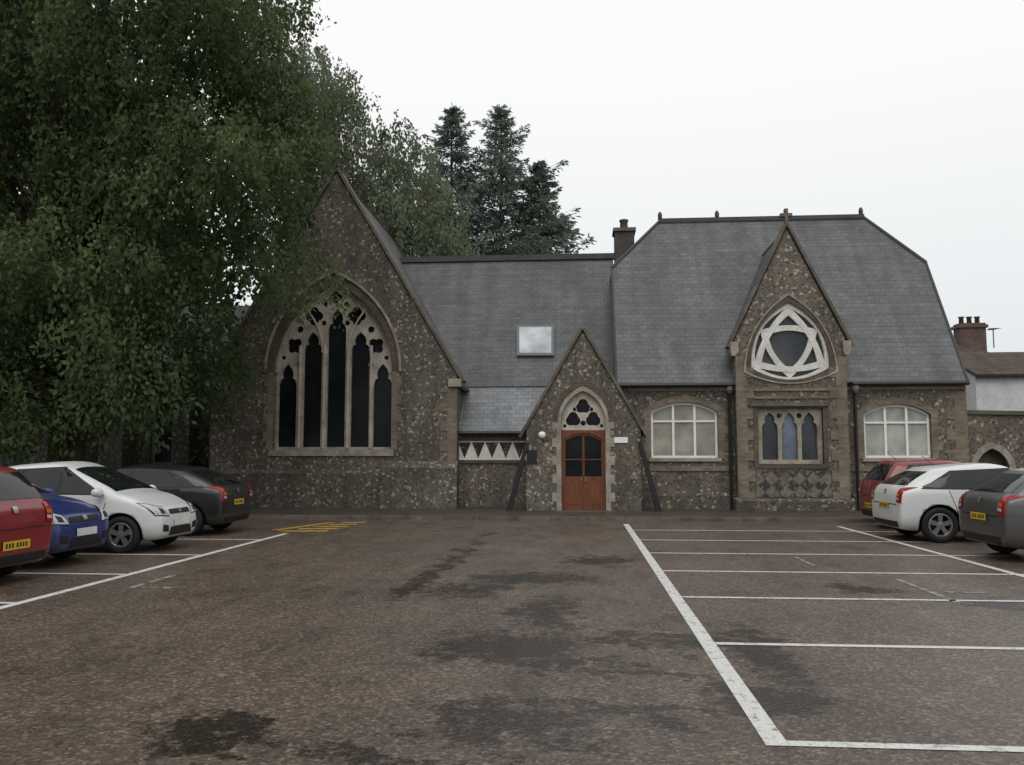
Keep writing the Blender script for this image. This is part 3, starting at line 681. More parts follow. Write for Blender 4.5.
for sgn in (-1, 1):
    a, b_ = sorted((pc+sgn*0.003, pc+sgn*(fi-0.003)))
    zz = z0+(z1-0.08-z0)*0.40
    xs_ = [a+(b_-a)*i/6 for i in range(7)]
    ia, ib = a+(0.05 if sgn < 0 else 0.028), b_-(0.028 if sgn < 0 else 0.05)
    xi_ = [ia+(ib-ia)*i/6 for i in range(7)]
    hs_ = [[(ia, zz+0.08)]+[(x, head(x)-0.07) for x in xi_]+[(ib, zz+0.08)]]
    g = G(); g.panel([(a, z0)]+[(x, head(x)-0.003) for x in xs_]+[(b_, z0)], hs_, YP+0.15, YP+0.2); lf = g.build('door_leaf', MT['doorw'], B)
    g = G(); g.panel([(ia-.01, zz+0.07)]+[(x, head(x)-0.06) for x in xi_]+[(ib+.01, zz+0.07)], [], YP+0.18, YP+0.19); g.build('glass', MT['glassdark'], lf)
    boxo('moulding', MT['doorw'], lf, a+0.08, b_-0.08, YP+0.135, YP+0.149, z0+0.15, zz-0.06)
    boxo('glazing_bar', MT['doorw'], lf, ia+0.001, ib-0.001, YP+0.152, YP+0.178, zz+0.55, zz+0.58)
    g = G(); hx = pc+sgn*0.06; g.tube([(hx, YP+0.149, zz-0.05), (hx, YP+0.10, zz-0.05), (hx, YP+0.10, zz+0.05), (hx, YP+0.149, zz+0.05)], 0.014, 6); g.build('handle', MT['steel'], lf)
boxo('door_step', MT['coping'], porch, pc-d_hw-0.25, pc+d_hw+0.25, YP-0.4, YP+0.35, 0.0, 0.085)
for sgn in (-1, 1):
    g = G(); xa = pc+sgn*(phw-0.02); xb = pc+sgn*(phw+0.50)
    g.panel([(xa-0.05, pez-0.4), (xa+0.05, pez-0.4), (xb+0.07, 0.05), (xb-0.09, 0.05)], [], YP-0.12, YP+0.12)
    g.build('raking_stay', MT['black'], porch)
zt = fz(234, 31.6, 624)
cc = at(624, 240, 31.6); ch = boxo('chimney', MT['greyb'], B, cc.x-0.36, cc.x+0.36, 31.2, 32.0, 6, zt)
boxo('chimney_cap', MT['coping'], ch, cc.x-0.42, cc.x+0.42, 31.13, 32.07, zt+0.002, zt+0.13)
g = G(); g.lathe((cc.x, 31.6, zt+0.133), [(0.17, 0), (0.15, 0.1), (0.14, 0.3), (0.17, 0.33), (0.17, 0.40), (0.1, 0.41)], 12); g.build('chimney_pot', MT['greyb'], ch, True)

g = G(); c = at(542, 435, YP-0.15); g.lathe((c.x, YP-0.16, c.z-0.1), [(0.03, 0), (0.09, 0.04), (0.11, 0.1), (0.09, 0.17), (0.03, 0.2)], 14); g.box(c.x-0.03, c.x+0.03, YP-0.07, YP-0.002, c.z-0.05, c.z+0.05)
props(g.build('wall_lamp', MT['lampw'], None, True), 'round white lamp on the flint wall left of the porch door', 'lamp')
g = G(); c = at(621, 440, YP-0.03); g.box(c.x-0.19, c.x+0.19, YP-0.035, YP-0.003, c.z-0.08, c.z+0.08)
props(g.build('wall_sign', MT['lampw']), 'small white sign plate on the flint wall right of the porch door', 'sign')
g = G(); c = at(532, 457, YP-0.03); g.box(c.x-0.14, c.x+0.14, YP-0.035, YP-0.003, c.z-0.2, c.z+0.2)
props(g.build('notice_board', MT['dark']), 'small dark notice board on the porch wall left of the brown door', 'sign')

# ------------------------------------------------------------------ right hand boundary wall and houses
bw = thing('boundary_wall', 'low flint wall with arched opening at the right end of the building', 'wall', (13, 27, 0))
YBW = 27.0; x0, x1 = fx(963, YBW), 19.0; za, zb = fz(414, YBW, 985), fz(421, YBW, 1015)
ac = fx(992, YBW, 450)
g = G(); g.panel([(x0, -0.1), (x0, za), (x1, za-0.15), (x1, -0.1)], [parch(ac, 0.0, 1.2, 0.48, 1.85, 8)], YBW, YBW+0.4); bwl = g.build('wall', MT['flint_bay'], bw)
g = G(); g.panel(archband(ac, 1.2, 0.485, 1.855, 0.18, 0.2), [], YBW-0.03, YBW+0.05); g.build('stone_arch', MT['stone'], bw)
boxo('gate', MT['redb'], bw, ac-0.47, ac+0.47, YBW+0.3, YBW+0.35, 0.02, 1.95)
g = G(); g.strip((x0-0.05, za+0.002), (x1, za-0.148), 0.12, YBW-0.07, YBW+0.47); g.build('coping', MT['coping'], bw)
def house(name, label, x0, x1, yf, yr_, ze, zr_, wallm, roofm, stack=None):
    h = thing(name, label, 'house', ((x0+x1)/2, yf, 0))
    g = G(); g.box(x0, x1, yf, 2*yr_-yf, -0.1, ze)
    ff = lambda y, z, x: (x, y, z)
    g.panel([(yf, ze+0.002), (yr_, zr_-0.1), (2*yr_-yf, ze+0.002)], [], x0, x0+0.3, ff)
    g.build('wall', wallm, h)
    g = G(); sl_ = (zr_-ze)/(yr_-yf)
    g.slab([(x0-0.1, yf-0.3, ze-0.3*sl_+0.1), (x1, yf-0.3, ze-0.3*sl_+0.1), (x1, yr_, zr_), (x0-0.1, yr_, zr_)], 0.12)
    g.slab([(x0-0.1, 2*yr_-yf+0.3, ze-0.3*sl_+0.1), (x1, 2*yr_-yf+0.3, ze-0.3*sl_+0.1), (x1, yr_, zr_), (x0-0.1, yr_, zr_)], 0.12)
    rf = g.build('roof', roofm, h)
    if stack:
        sx, zt = stack
        st = boxo('chimney', MT['stackb'], rf, sx-0.65, sx+0.65, yr_-0.4, yr_+0.4, zr_-1.0, zt)
        boxo('chimney_band', MT['stackb'], rf, sx-0.74, sx+0.74, yr_-0.48, yr_+0.48, zt-0.25, zt-0.1)
        for k in (-0.4, 0, 0.4):
            g = G(); g.lathe((sx+k, yr_, zt+0.002), [(0.13, 0), (0.11, 0.3), (0.15, 0.32), (0.15, 0.38)], 10); g.build('chimney_pot', MT['stackb'], rf, True)
    return h
YH = 42
hx0 = fx(957, YH, 350)
h1 = house('terraced_house', 'brick terraced house with chimney stack and brown roof beyond the boundary wall', hx0, fx(1012, YH, 350), YH, YH+4, fz(368, YH, 975), fz(343, YH+4, 975), MT['stackb'], MT['rtile'], (fx(970, YH+4, 340), fz(324, YH+4, 970)))
YH2 = 37
hx2 = fx(976, YH2, 390)
h2 = house('rendered_house', 'white rendered house with brown roof at the right edge of the picture', hx2, hx2+8, YH2, YH2+3, fz(374, YH2, 1000), fz(352, YH2+3, 1010), MT['render'], MT['rtile'])
g = G(); a = at(993, 328, YH+4); g.tube([(a.x, YH+4, fz(348, YH+4, 993)), (a.x, YH+4, a.z)], 0.03, 6)
for k in range(5): g.tube([(a.x-0.3+0.03*k, YH+3.8+0.12*k, a.z-0.05), (a.x+0.3-0.03*k, YH+3.8+0.12*k, a.z-0.05)], 0.015, 4)
g.tube([(a.x, YH+3.7, a.z-0.05), (a.x, YH+4.4, a.z-0.05)], 0.018, 4)
g.build('aerial', MT['lead'], h1)
fn = thing('fence_panel', 'dark green sheet fence panel at the left edge behind the cars', 'fence', (-16, 24, 0))
xa, xb = fx(-60, 24), fx(28, 24); n = 16
for k in range(n):
    a = xa+(xb-xa)*k/n; boxo('board', MT['green'], fn, a, a+(xb-xa)/n-0.03, 24, 24.03, 0.08, fz(428, 24, 10))
for x in (xa, (xa+xb)/2, xb-0.1): boxo('post', MT['green'], fn, x, x+0.1, 24.032, 24.13, 0, fz(426, 24, 10))

# ------------------------------------------------------------------ trees
def leafmesh(name, P, D, size, mat, parent, shade, rng, wid=0.32):
    N = len(P); size = np.broadcast_to(size, (N,)).reshape(N, 1)
    rv = rng.normal(size=(N, 3)); sd = np.cross(D, rv); sd /= np.linalg.norm(sd, axis=1, keepdims=True)+1e-9
    V = np.empty((N, 4, 3)); V[:, 0] = P; V[:, 1] = P+D*size*0.5+sd*size*wid; V[:, 2] = P+D*size; V[:, 3] = P+D*size*0.5-sd*size*wid
    V = V.reshape(-1, 3)-np.array(origin(parent))
    me = bpy.data.meshes.new(name); me.vertices.add(4*N); me.loops.add(4*N); me.polygons.add(N)
    me.vertices.foreach_set('co', V.ravel().astype(np.float32))
    me.loops.foreach_set('vertex_index', np.arange(4*N, dtype=np.int32))
    me.polygons.foreach_set('loop_start', np.arange(0, 4*N, 4, dtype=np.int32)); me.polygons.foreach_set('loop_total', np.full(N, 4, dtype=np.int32))
    at_ = me.attributes.new('shade', 'FLOAT', 'POINT'); at_.data.foreach_set('value', np.repeat(np.clip(shade, 0, 1), 4).astype(np.float32))
    me.materials.append(mat); me.update(); me.validate()
    o = bpy.data.objects.new(name, me); COL.objects.link(o); o.parent = parent
    return o
def inpoly(x, y, poly):
    r = False; n = len(poly); j = n-1
    for i in range(n):
        if (poly[i][1] > y) != (poly[j][1] > y) and x < (poly[j][0]-poly[i][0])*(y-poly[i][1])/(poly[j][1]-poly[i][1])+poly[i][0]: r = not r
        j = i
    return r
def broadleaf(name, label, base, trunk_h, poly, Y, dy, nclump, cr_, nleaf, lsize, mat, seed, droop=0.6, hang=1.0, trunk_r=0.35, ztop=9, group=None, smin=0.15, wid=0.32):
    rng = np.random.default_rng(seed); rr = random.Random(seed)
    t = thing(name, label, 'tree', base, 0, group)
    xs = [p[0] for p in poly]; ys = [p[1] for p in poly]
    cl = []
    tries = 0
    while len(cl) < nclump and tries < 30000:
        tries += 1
        px, py = rr.uniform(min(xs), max(xs)), rr.uniform(min(ys), max(ys))
        if not inpoly(px, py, poly): continue
        q = at(px, py, Y); q.y = Y+rr.uniform(-dy, dy)
        if all((q-c).length > cr_*0.6 for c, _ in cl): cl.append((q, cr_*rr.uniform(0.65, 1.2)))
    g = G(); bz = Vector(base)
    top = bz+Vector((0.3, 0, trunk_h)); g.tube([bz-Vector((0, 0, 0.1)), bz+Vector((0, 0, 0.4)), bz+Vector((0.1, 0, trunk_h*0.5)), top, bz+Vector((0.4, 0.1, (trunk_h+ztop)/2)), bz+Vector((0.3, 0, ztop))], [trunk_r*1.4, trunk_r, trunk_r*0.85, trunk_r*0.75, trunk_r*0.4, trunk_r*0.08], 10)
    for c, r in cl[::2]:
        zlo = trunk_h*0.8; zhi = max(zlo+0.1, min(ztop*0.8, c.z-bz.z-0.6))
        st = bz+Vector((0.25, 0, rr.uniform(zlo, zhi)))
        mid = (st+c)/2+Vector((rr.uniform(-.3, .3), rr.uniform(-.3, .3), 0.5))
        g.tube([st, mid, c], [trunk_r*0.25, trunk_r*0.13, 0.015], 6)
    g.build('trunk', MT['bark'], t, True)
    Ps, Ds, Sh = [], [], []
    for c, r in cl:
        n = int(nleaf*(r/cr_)**2)
        ns = max(6, n//26); d = rng.normal(size=(ns, 3)); d /= np.linalg.norm(d, axis=1, keepdims=True)
        sc = np.array(c)+d*r*(rng.uniform(0.25, 1, (ns, 1))**0.55)*np.array([1, 1, 0.8])
        idx = rng.integers(0, ns, n); tt = rng.uniform(0, 1, n)
        ln = rng.uniform(0.35, 1.0, ns)*hang*r
        P = sc[idx]+rng.normal(size=(n, 3))*0.10*r+np.stack([d[idx, 0]*tt*0.25*r, d[idx, 1]*tt*0.25*r, -tt*ln[idx]], 1)
        D = rng.normal(size=(n, 3))*0.7+np.array([0, 0, -droop])+d[idx]*0.3; D /= np.linalg.norm(D, axis=1, keepdims=True)
        base_s = rr.uniform(smin, 0.62)
        sprays = rng.uniform(-0.14, 0.18, ns)
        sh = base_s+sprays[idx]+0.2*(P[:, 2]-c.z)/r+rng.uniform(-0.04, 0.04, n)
        Ps.append(P); Ds.append(D); Sh.append(sh)
    P = np.concatenate(Ps); leafmesh('crown', P, np.concatenate(Ds), lsize*rng.uniform(0.6, 1.3, len(P)), mat, t, np.concatenate(Sh), rng, wid)
    return t
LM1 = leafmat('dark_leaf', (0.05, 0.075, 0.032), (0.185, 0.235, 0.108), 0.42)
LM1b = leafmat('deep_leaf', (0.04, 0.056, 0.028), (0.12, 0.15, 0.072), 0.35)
LM2 = leafmat('misted_grey_green_leaf', (0.125, 0.15, 0.095), (0.26, 0.29, 0.195), 0.42)  # leaf colours lightened beyond real foliage, so mist is painted in
LM3 = leafmat('misted_conifer_needle', (0.11, 0.135, 0.115), (0.245, 0.28, 0.24), 0.4)  # needle colours brightened and greyed to carry the haze of distance
big = [(-120, -170), (225, -170), (250, -30), (263, 40), (292, 75), (303, 125), (294, 185), (278, 236), (254, 288), (222, 326), (196, 360), (160, 384), (110, 398), (60, 412), (-120, 427)]
p0 = at(70, 470, 21.5)
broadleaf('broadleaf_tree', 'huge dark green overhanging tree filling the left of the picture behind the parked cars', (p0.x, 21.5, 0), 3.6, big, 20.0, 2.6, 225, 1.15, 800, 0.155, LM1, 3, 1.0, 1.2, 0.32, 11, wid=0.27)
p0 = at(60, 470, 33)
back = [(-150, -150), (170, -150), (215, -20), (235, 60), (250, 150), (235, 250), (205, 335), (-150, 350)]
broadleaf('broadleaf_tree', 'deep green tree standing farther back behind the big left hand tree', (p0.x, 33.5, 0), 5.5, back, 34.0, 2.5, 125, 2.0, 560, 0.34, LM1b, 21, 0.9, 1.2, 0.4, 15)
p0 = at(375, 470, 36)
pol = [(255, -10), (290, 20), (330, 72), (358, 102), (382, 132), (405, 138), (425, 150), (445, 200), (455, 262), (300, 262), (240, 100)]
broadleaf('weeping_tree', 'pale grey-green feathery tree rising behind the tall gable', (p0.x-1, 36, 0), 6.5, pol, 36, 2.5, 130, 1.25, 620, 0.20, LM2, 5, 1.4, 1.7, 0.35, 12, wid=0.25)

def conifer(label, base, h, R0, seed, lean=0.0):
    rng = np.random.default_rng(seed); rr = random.Random(seed)
    t = thing('conifer_tree', label, 'tree', base); bz = Vector(base)
    g = G(); g.tube([bz, bz+Vector((lean*0.4, 0, h*0.5)), bz+Vector((lean, 0, h*0.99))], [0.35, 0.18, 0.02], 8)
    Ps, Ds, Sh, Sz = [], [], [], []
    z = h*0.30; ang = 0
    while z < h*0.99:
        f = (h-z)/(h*0.7)
        for k in range(rr.choice((3, 3, 4))):
            ang += 2.4+rr.uniform(-.6, .6)
            ln = R0*(f**0.92)*rr.choice((0.45, 0.62, 0.8, 1.0, 1.25))+0.12
            st = bz+Vector((lean*z/h, 0, z+rr.uniform(-.2, .1)*(0.3+f))); d = Vector((math.cos(ang), math.sin(ang), 0))
            up = rr.uniform(0.3, 0.95)
            pts = []
            for i in range(6):
                u = i/5; pts.append(st+d*ln*u+Vector((0, 0, up*ln*u-0.55*ln*u*u+0.25*ln*u**3)))
            g.tube(pts[::2]+[pts[-1]], [0.02+0.015*f, 0.016, 0.01, 0.005], 5)
            n = int(36+205*ln/R0)
            u = rng.uniform(0.05, 1, n)**0.82; side_ = rng.normal(size=n)*0.16*ln*(1.02-u)+rng.normal(size=n)*0.07*(0.3+f)
            pp = np.array([list(p_) for p_ in pts]); ii = np.minimum((u*5).astype(int), 4); fr_ = u*5-ii
            P = pp[ii]*(1-fr_)[:, None]+pp[ii+1]*fr_[:, None]
            per = np.array([-d.y, d.x, 0]); P = P+per*side_[:, None]; P[:, 2] -= np.abs(side_)*0.35+np.abs(rng.normal(size=n))*0.24*(0.25+f)
            D = np.array([d.x, d.y, 0.05])*0.9+per*np.sign(side_)[:, None]*0.5+rng.normal(size=(n, 3))*0.4+np.array([0, 0, -0.25]); D /= np.linalg.norm(D, axis=1, keepdims=True)
            Ps.append(P); Ds.append(D); Sh.append(np.full(n, rr.uniform(0.1, 0.7))+rng.uniform(-.12, .2, n)); Sz.append(np.full(n, 0.58+0.5*min(1, f*1.6)))
        z += h*0.0124*(0.45+f)
    g.build('trunk', MT['bark'], t, True)
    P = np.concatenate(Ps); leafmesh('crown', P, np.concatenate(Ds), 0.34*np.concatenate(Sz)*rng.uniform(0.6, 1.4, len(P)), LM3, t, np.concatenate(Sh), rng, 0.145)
    return t
YC = 46
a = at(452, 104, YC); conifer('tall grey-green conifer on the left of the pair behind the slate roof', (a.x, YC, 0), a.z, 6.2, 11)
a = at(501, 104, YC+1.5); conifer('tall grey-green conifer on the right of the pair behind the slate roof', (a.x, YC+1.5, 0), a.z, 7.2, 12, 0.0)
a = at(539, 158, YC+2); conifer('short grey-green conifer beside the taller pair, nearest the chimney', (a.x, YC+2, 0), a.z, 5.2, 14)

# ------------------------------------------------------------------ cars
def evalmesh(o):
    dg = bpy.context.evaluated_depsgraph_get(); dg.update()
    return bpy.data.meshes.new_from_object(o.evaluated_get(dg))
def make_car(label, loc, rotz, Ln, Wd, H, pm, front_plate=False, belt=0.93, hood=0.98, nose=0.72, cowl=1.05, scr=0.85, tailx=0.42, tailz=1.02, roofdrop=0.06, wr=0.31, fo=.80, group=None):
    root = thing('parked_car', label, 'car', loc, rotz, group)
    hw = Wd/2; hl_ = Ln/2
    xc = hl_-cowl; xrf = xc-scr
    wf, wre = hl_-fo, -hl_+0.72
    St = [(-hl_, .36, .70, .84), (-hl_+.03, .26, .92, .92), (-hl_+.09, .22, tailz-.02, .95), (-hl_+.10+tailx*0.45, .20, tailz+(H-roofdrop-tailz)*.55, .975), (-hl_+.12+tailx, .20, H-roofdrop, .985),
          (-hl_+tailx+.6, .20, H-.005-roofdrop*.35, 1.0), ((xrf-hl_+tailx+.5)/2+.15, .20, H, 1.0), (xrf-.12, .20, H-.025, 1.0), (xrf+.12, .20, H-.11, 1.0), (xc-.08, .20, hood+.09, 1.0), (xc+.08, .20, hood-.01, .995),
          ((xc+hl_-.3)/2+.05, .20, (hood+nose)/2+.06, .985), (hl_-.32, .20, nose+.07, .96), (hl_-.10, .21, nose-.02, .89), (hl_-.02, .25, nose-.12, .80), (hl_, .32, .52, .72)]
    bm = bmesh.new(); rings = []
    for x, zb, zt, ws in St:
        w_ = hw*ws; bl = belt+0.05*(-x/hl_)*0.5
        tall = max(0, min(1, (zt-bl-0.03)/(H-bl)))
        ez_ = min(bl, zt-0.07); fy = 0.90-0.17*tall; fdz = 0.022+0.05*tall
        half = [(0, zb), (.84*w_, zb), (.97*w_, zb+.07), (w_*1.0, .52*ez_+.48*(zb+.09)), (.975*w_, ez_), (fy*w_, zt-fdz), (.56*w_, zt-.004), (0, zt+.012)]
        if ez_ < zb+.15: half[2] = (.95*w_, zb+.04); half[3] = (w_, (zb+ez_)/2+.02)
        rg = [bm.verts.new((x, y, z)) for y, z in half]+[bm.verts.new((x, -y, z)) for y, z in half[-2:0:-1]]
        rings.append(rg)
    n = len(rings[0])
    for a, b_ in zip(rings, rings[1:]):
        for k in range(n):
            j = (k+1) % n; bm.faces.new((a[k], a[j], b_[j], b_[k]))
    bm.faces.new(rings[0][::-1]); bm.faces.new(rings[-1])
    cl = bm.edges.layers.float.new('crease_edge')
    def crease(v0, v1, val):
        e = bm.edges.get((v0, v1))
        if e: e[cl] = val
    for a, b_ in zip(rings[1:], rings[2:-1]):
        for k in (4, n-4): crease(a[k], b_[k], 0.75)
        for k in (5, n-5): crease(a[k], b_[k], 0.35)
        for k in (1, n-1): crease(a[k], b_[k], 0.5)
    for ri, val in ((1, .35), (2, .55), (4, .6), (9, .35), (10, .3), (13, .4)):
        for k in range(3, n-3): crease(rings[ri][k], rings[ri][k+1], val)
    bmesh.ops.recalc_face_normals(bm, faces=bm.faces)
    for f in bm.faces: f.smooth = True
    me = bpy.data.meshes.new('body_cage'); bm.to_mesh(me); bm.free()
    me.materials.append(pm); me.materials.append(MT['dark'])
    tmp = bpy.data.objects.new('body_cage', me); COL.objects.link(tmp)
    md = tmp.modifiers.new('s', 'SUBSURF'); md.levels = 2; md.render_levels = 2
    sm = evalmesh(tmp)
    bvh = BVHTree.FromPolygons([v.co.copy() for v in sm.vertices], [list(p.vertices) for p in sm.polygons])
    gc = G()
    for x in (wf, wre):
        for sy in (-1, 1):
            gc.lathe((x, 0, wr), [(wr+.055, sy*(hw-.34)), (wr+.055, sy*(hw+.2))], 32, 'y')
    bmesh.ops.recalc_face_normals(gc.bm, faces=gc.bm.faces)
    cm = bpy.data.meshes.new('arch_cut'); gc.bm.to_mesh(cm); gc.bm.free(); cm.materials.append(pm); cm.materials.append(MT['dark'])
    for p_ in cm.polygons: p_.material_index = 1
    co_ = bpy.data.objects.new('arch_cut', cm); COL.objects.link(co_)
    bo = tmp.modifiers.new('b', 'BOOLEAN'); bo.operation = 'DIFFERENCE'; bo.object = co_; bo.solver = 'EXACT'
    fm = evalmesh(tmp); fm.name = 'body'
    bpy.data.objects.remove(tmp); bpy.data.objects.remove(co_)
    body = bpy.data.objects.new('body', fm); COL.objects.link(body); body.parent = root
    def decal(name, mat, corners, d, off, parent=root, nu=8, nv=5, label=None):
        d = Vector(d).normalized(); c = [Vector(q) for q in corners]; g = G(); grid = []
        for j in range(nv+1):
            row = []
            for i in range(nu+1):
                u, v = i/nu, j/nv
                q = (c[0]*(1-u)+c[1]*u)*(1-v)+(c[3]*(1-u)+c[2]*u)*v
                h = bvh.ray_cast(q-d*3, d, 6)
                row.append(None if h[0] is None else g.bm.verts.new(h[0]+h[1]*off*(1 if h[1].dot(d) < 0 else -1)))
            grid.append(row)
        for j in range(nv):
            for i in range(nu):
                q = [grid[j][i], grid[j][i+1], grid[j+1][i+1], grid[j+1][i]]
                if all(q): g.bm.faces.new(q)
        if len(g.bm.faces) == 0: g.bm.free(); return None
        g.bm.normal_update()
        f0 = g.bm.faces[:][len(g.bm.faces)//2]
        if f0.normal.dot(d) > 0: bmesh.ops.reverse_faces(g.bm, faces=g.bm.faces)
        return g.build(name, mat, parent, True, label, True, False)
    bl = lambda x: belt+0.05*(-x/hl_)*0.5+0.03
    ztw = H-0.115
    xb = (wf+wre)/2-0.12
    xf0 = xc-0.16; xf1 = xrf-0.10
    xr0_ = -hl_+0.42; xr1_ = -hl_+tailx+.42
    ztr_ = ztw-roofdrop*.5
    for sy in (1, -1):
        dd = (0, -sy, 0); Y = sy*2
        P4 = lambda a, b_, c, d_: [(a[0], Y, a[1]), (b_[0], Y, b_[1]), (c[0], Y, c[1]), (d_[0], Y, d_[1])]
        zs = .30
        fd = P4((xb+.02, zs), (wf-.42, zs), (min(xf0+.12, wf-.1), bl(0)-.03), (xb+.02, bl(xb)-.03))
        decal('door_seam', MT['dark'], [(fd[0][0]-.012, Y, zs-.012), (fd[1][0]+.012, Y, zs-.012), (fd[2][0]+.012, Y, fd[2][2]), (fd[3][0]-.012, Y, fd[3][2])], dd, .002)
        d1 = decal('door', pm, fd, dd, .004)
        rx = wre+.42
        fd2 = P4((rx, zs), (xb-.03, zs), (xb-.03, bl(xb)-.03), (wre+.18, bl(wre)-.03))
        decal('door_seam', MT['dark'], [(fd2[0][0]-.012, Y, zs-.012), (fd2[1][0]+.012, Y, zs-.012), (fd2[2][0]+.012, Y, fd2[2][2]), (fd2[3][0]-.012, Y, fd2[3][2])], dd, .002)
        d2 = decal('door', pm, fd2, dd, .004)
        decal('sill_trim', MT['dark'], P4((wre+.36, .215), (wf-.36, .215), (wf-.36, .285), (wre+.36, .285)), dd, .005)
        decal('window_trim', MT['dark'], P4((xr0_-.03, bl(xr0_)-.012), (xf0+.06, bl(xf0)-.012), (xf1+.05, ztw+.02), (xr1_-.05, ztr_+.01)), dd, .006, nu=24)
        decal('side_window', MT['carglass'], P4((xb+.03, bl(xb)+.008), (xf0, bl(xf0)+.008), (xf1, ztw), (xb+.03, ztw)), dd, .010)
        decal('side_window', MT['carglass'], P4((wre+.12, bl(wre)+.008), (xb-.03, bl(xb)+.008), (xb-.03, ztw), (max(xr1_+.05, wre+.2), ztr_)), dd, .010)
        decal('side_window', MT['carglass'], P4((xr0_, bl(xr0_)+.03), (wre+.07, bl(wre)+.008), (max(xr1_+.05, wre+.2)-.05, ztr_), (xr1_-.0, ztr_-.03)), dd, .0102)
        for dx_, dp in ((xb+.13, d1), (xb-.75, d2)):
            if dp: decal('handle', pm, P4((dx_, bl(dx_)-.16), (dx_+.17, bl(dx_)-.16), (dx_+.17, bl(dx_)-.125), (dx_, bl(dx_)-.125)), dd, .025, dp, 4, 2)
        h = bvh.ray_cast(Vector((xf0-.02, Y, bl(xf0)-.01)), Vector(dd), 4)
        if h[0]:
            g = G(); c = h[0]+Vector((0.02, sy*.11, .05))
            g.lathe((0, 0, 0), [(.02, -.10), (.065, -.08), (.078, 0), (.065, .08), (.02, .10)], 12, 'y')
            for v in g.bm.verts: v.co = v.co+c
            g.tube([h[0]-Vector((0, sy*.02, 0)), c-Vector((0, sy*.06, .03))], .025, 6)
            g.build('wing_mirror', pm, root, True, None, True)
    decal('windscreen', MT['carglass'], [(xc+.03, hw*.80, 3), (xc+.03, -hw*.80, 3), (xrf+.10, -hw*.66, 3), (xrf+.10, hw*.66, 3)], (0, 0, -1), .007, nu=12, nv=8)
    zr0, zr1 = tailz+.03, H-roofdrop-.08
    decal('rear_window', MT['carglass'], [(-3, -hw*.78, zr0), (-3, hw*.78, zr0), (-3, hw*.64, zr1), (-3, -hw*.64, zr1)], (1, 0, 0), .007, nu=12, nv=6)
    for sy in (1, -1):
        tl_ = decal('tail_light', MT['taill'], [(-3, sy*hw*.70, tailz-.28), (-3, sy*hw*.91, tailz-.30), (-3, sy*hw*.905, tailz+.0), (-3, sy*hw*.72, tailz-.04)], (1, 0, 0), .012)
        if tl_:
            decal('indicator', MT['amber'], [(-3, sy*hw*.71, tailz-.17), (-3, sy*hw*.84, tailz-.18), (-3, sy*hw*.84, tailz-.13), (-3, sy*hw*.71, tailz-.12)], (1, 0, 0), .016, tl_, 4, 2)
            decal('reversing_light', MT['headl'], [(-3, sy*hw*.71, tailz-.24), (-3, sy*hw*.84, tailz-.25), (-3, sy*hw*.84, tailz-.205), (-3, sy*hw*.71, tailz-.195)], (1, 0, 0), .016, tl_, 4, 2)
    decal('rear_bumper_trim', MT['dark'], [(-3, -hw*.72, .27), (-3, hw*.72, .27), (-3, hw*.74, .38), (-3, -hw*.74, .38)], (1, 0, 0), .008, nu=10)
    pz = .50 if Ln < 4.1 else .66
    rp = decal('number_plate', MT['plate_y'], [(-3, -.26, pz-.055), (-3, .26, pz-.055), (-3, .26, pz+.055), (-3, -.26, pz+.055)], (1, 0, 0), .016)
    def chars(par, X, s_, z_):
        for k in range(7):
            a_ = -.2+k*.058+(.03 if k > 3 else 0)
            decal('plate_character', MT['dark'], [(X, s_*a_, z_-.03), (X, s_*(a_+.034), z_-.03), (X, s_*(a_+.034), z_+.03), (X, s_*a_, z_+.03)], (-X/abs(X), 0, 0), .018, par, 1, 1)
    if rp: chars(rp, -3, 1, pz)
    decal('boot_seam', MT['dark'], [(-3, -hw*.70, tailz-.34), (-3, hw*.70, tailz-.34), (-3, hw*.70, tailz-.325), (-3, -hw*.70, tailz-.325)], (1, 0, 0), .004, nu=10, nv=1)
    decal('badge', MT['steel'], [(-3, -.045, tailz-.14), (-3, .045, tailz-.14), (-3, .045, tailz-.06), (-3, -.045, tailz-.06)], (1, 0, 0), .016, nu=2, nv=2)
    hz = nose-.10
    for sy in (1, -1):
        decal('headlight_surround', MT['dark'], [(3, sy*hw*.48, hz-.085), (3, sy*hw*.875, hz-.06), (3, sy*hw*.935, hz+.16), (3, sy*hw*.585, hz+.075)], (-1, 0, 0), .008)
        hlp = decal('headlight', MT['headl'], [(3, sy*hw*.50, hz-.07), (3, sy*hw*.86, hz-.045), (3, sy*hw*.925, hz+.145), (3, sy*hw*.60, hz+.06)], (-1, 0, 0), .011)
        if hlp: decal('headlight_lens', MT['dark'], [(3, sy*hw*.62, hz-.035), (3, sy*hw*.76, hz-.03), (3, sy*hw*.77, hz+.06), (3, sy*hw*.64, hz+.04)], (-1, 0, 0), .014, hlp, 4, 3)
        decal('fog_light_recess', MT['dark'], [(3, sy*hw*.52, .34), (3, sy*hw*.74, .36), (3, sy*hw*.74, .47), (3, sy*hw*.54, .45)], (-1, 0, 0), .008)
    decal('grille', MT['dark'], [(3, -hw*.44, hz-.05), (3, hw*.44, hz-.05), (3, hw*.44, hz+.03), (3, -hw*.44, hz+.03)], (-1, 0, 0), .008)
    decal('lower_grille', MT['dark'], [(3, -hw*.50, .28), (3, hw*.50, .28), (3, hw*.44, .42), (3, -hw*.44, .42)], (-1, 0, 0), .008)
    decal('badge', MT['steel'], [(3, -.05, hz-.03), (3, .05, hz-.03), (3, .05, hz+.03), (3, -.05, hz+.03)], (-1, 0, 0), .016, nu=2, nv=2)
    if front_plate:
        fp = decal('number_plate', MT['plate_w'], [(3, -.26, .435), (3, .26, .435), (3, .26, .545), (3, -.26, .545)], (-1, 0, 0), .018)
        if fp: chars(fp, 3, -1, .49)
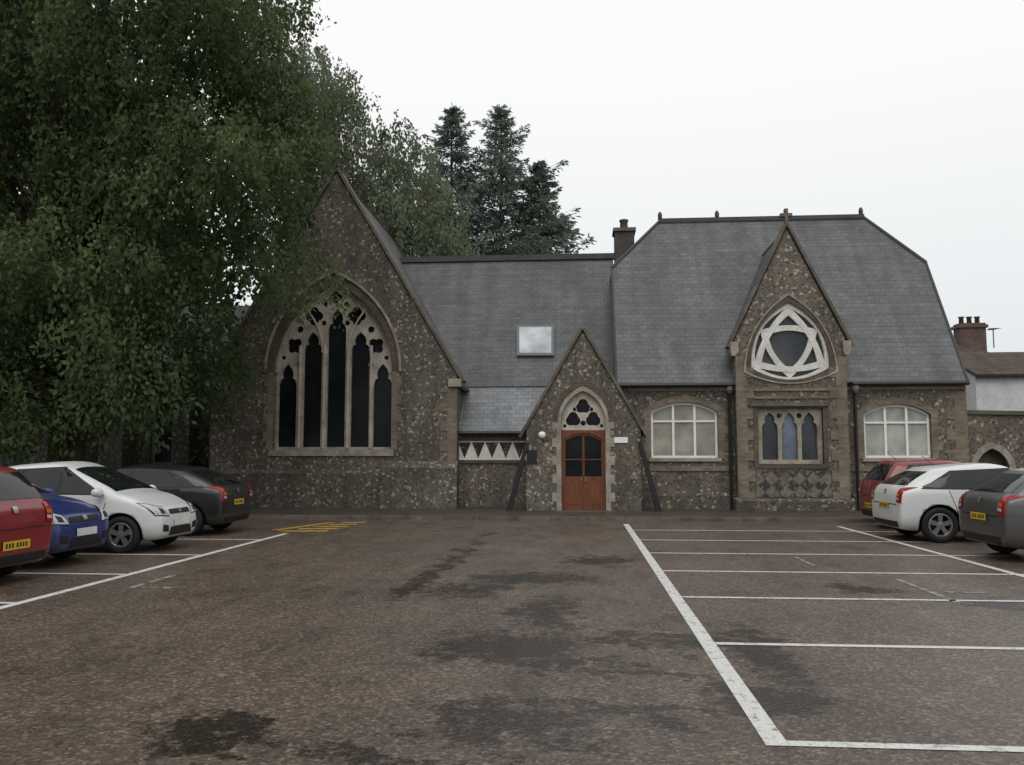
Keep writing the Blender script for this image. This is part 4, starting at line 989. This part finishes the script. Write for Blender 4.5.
    g = G(); q = bvh.ray_cast(Vector((-hl_+tailx+.35, 0, 3)), Vector((0, 0, -1)), 5)[0]
    if q: g.tube([q, q+Vector((-.22, 0, .2))], .006, 5); g.build('aerial', MT['dark'], root, True, None, True)
    for x in (wf, wre):
        for sy in (1, -1):
            yo = sy*(hw-.025); yi = sy*(hw-.215)
            g = G(); g.lathe((x, 0, wr), [(.10, yi+sy*.03), (wr*.60, yi+sy*.04), (wr*.60, yi+sy*.09)], 20, 'y'); wh = g.build('wheel', MT['dark'], root, True, None, True)
            g = G(); g.lathe((x, 0, wr), [(wr*.66, yi+sy*.01), (wr*.92, yi), (wr, yi+sy*.03), (wr, yo-sy*.03), (wr*.93, yo-sy*.003), (wr*.70, yo), (wr*.66, yo-sy*.03), (wr*.66, yi+sy*.02)], 32, 'y'); g.build('tyre', MT['rubber'], wh, True, None, True)
            g = G(); g.lathe((x, 0, wr), [(wr*.655, yo-sy*.12), (wr*.665, yo-sy*.012), (wr*.60, yo-sy*.008), (wr*.57, yo-sy*.03), (wr*.57, yo-sy*.12)], 32, 'y')
            for k in range(5):
                a_ = k*2*math.pi/5+.3; ca, sa = math.cos(a_), math.sin(a_)
                bmv = []
                for r_, ww in ((.03, .032), (wr*.60, .045)):
                    for s2 in (-1, 1):
                        for yy in (yo-sy*.02, yo-sy*.05): bmv.append(g.bm.verts.new((x+ca*r_-sa*ww*s2, yy, wr+sa*r_+ca*ww*s2)))
                for qd in ((0, 2, 6, 4), (1, 5, 7, 3), (0, 4, 5, 1), (2, 3, 7, 6), (4, 6, 7, 5), (0, 1, 3, 2)): g.bm.faces.new([bmv[i] for i in qd])
            g.lathe((x, 0, wr), [(.06, yo-sy*.05), (.06, yo-sy*.018), (.03, yo-sy*.012)], 14, 'y')
            g.build('rim', MT['alloy'], wh, False, None, True)
    return root
P_red = paint('red_paint', (0.20, 0.008, 0.010)); P_blue = paint('blue_paint', (0.013, 0.024, 0.14)); P_white = paint('white_car_paint', (0.64, 0.65, 0.64))
P_dark = paint('charcoal_paint', (0.018, 0.019, 0.020), 0.3); P_grey = paint('grey_paint', (0.09, 0.086, 0.086), 0.4); P_red2 = paint('dull_red_paint', (0.18, 0.012, 0.016)); 
PI = math.pi
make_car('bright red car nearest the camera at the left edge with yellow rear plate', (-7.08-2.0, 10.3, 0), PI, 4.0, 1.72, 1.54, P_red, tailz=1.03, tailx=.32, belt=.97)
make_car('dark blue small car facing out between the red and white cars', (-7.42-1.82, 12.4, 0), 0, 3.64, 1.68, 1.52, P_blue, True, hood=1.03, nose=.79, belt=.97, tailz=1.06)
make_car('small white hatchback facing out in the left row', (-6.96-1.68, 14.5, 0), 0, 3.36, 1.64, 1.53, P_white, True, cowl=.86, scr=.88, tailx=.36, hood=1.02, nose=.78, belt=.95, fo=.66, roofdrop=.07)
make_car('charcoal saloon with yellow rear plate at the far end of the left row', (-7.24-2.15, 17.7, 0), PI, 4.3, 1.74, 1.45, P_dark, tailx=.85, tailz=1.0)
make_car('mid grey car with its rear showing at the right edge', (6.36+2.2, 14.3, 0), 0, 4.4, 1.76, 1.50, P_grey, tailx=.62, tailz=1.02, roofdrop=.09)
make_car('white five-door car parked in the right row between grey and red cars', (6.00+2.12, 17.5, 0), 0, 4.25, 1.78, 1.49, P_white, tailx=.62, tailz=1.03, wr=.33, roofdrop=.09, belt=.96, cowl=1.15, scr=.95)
make_car('dull red hatchback farthest back in the right row, mostly behind the white car', (6.62+1.85, 20.3, 0), 0, 3.7, 1.70, 1.55, P_red2, tailx=.30, tailz=1.05, belt=.97, roofdrop=.04, cowl=.95)
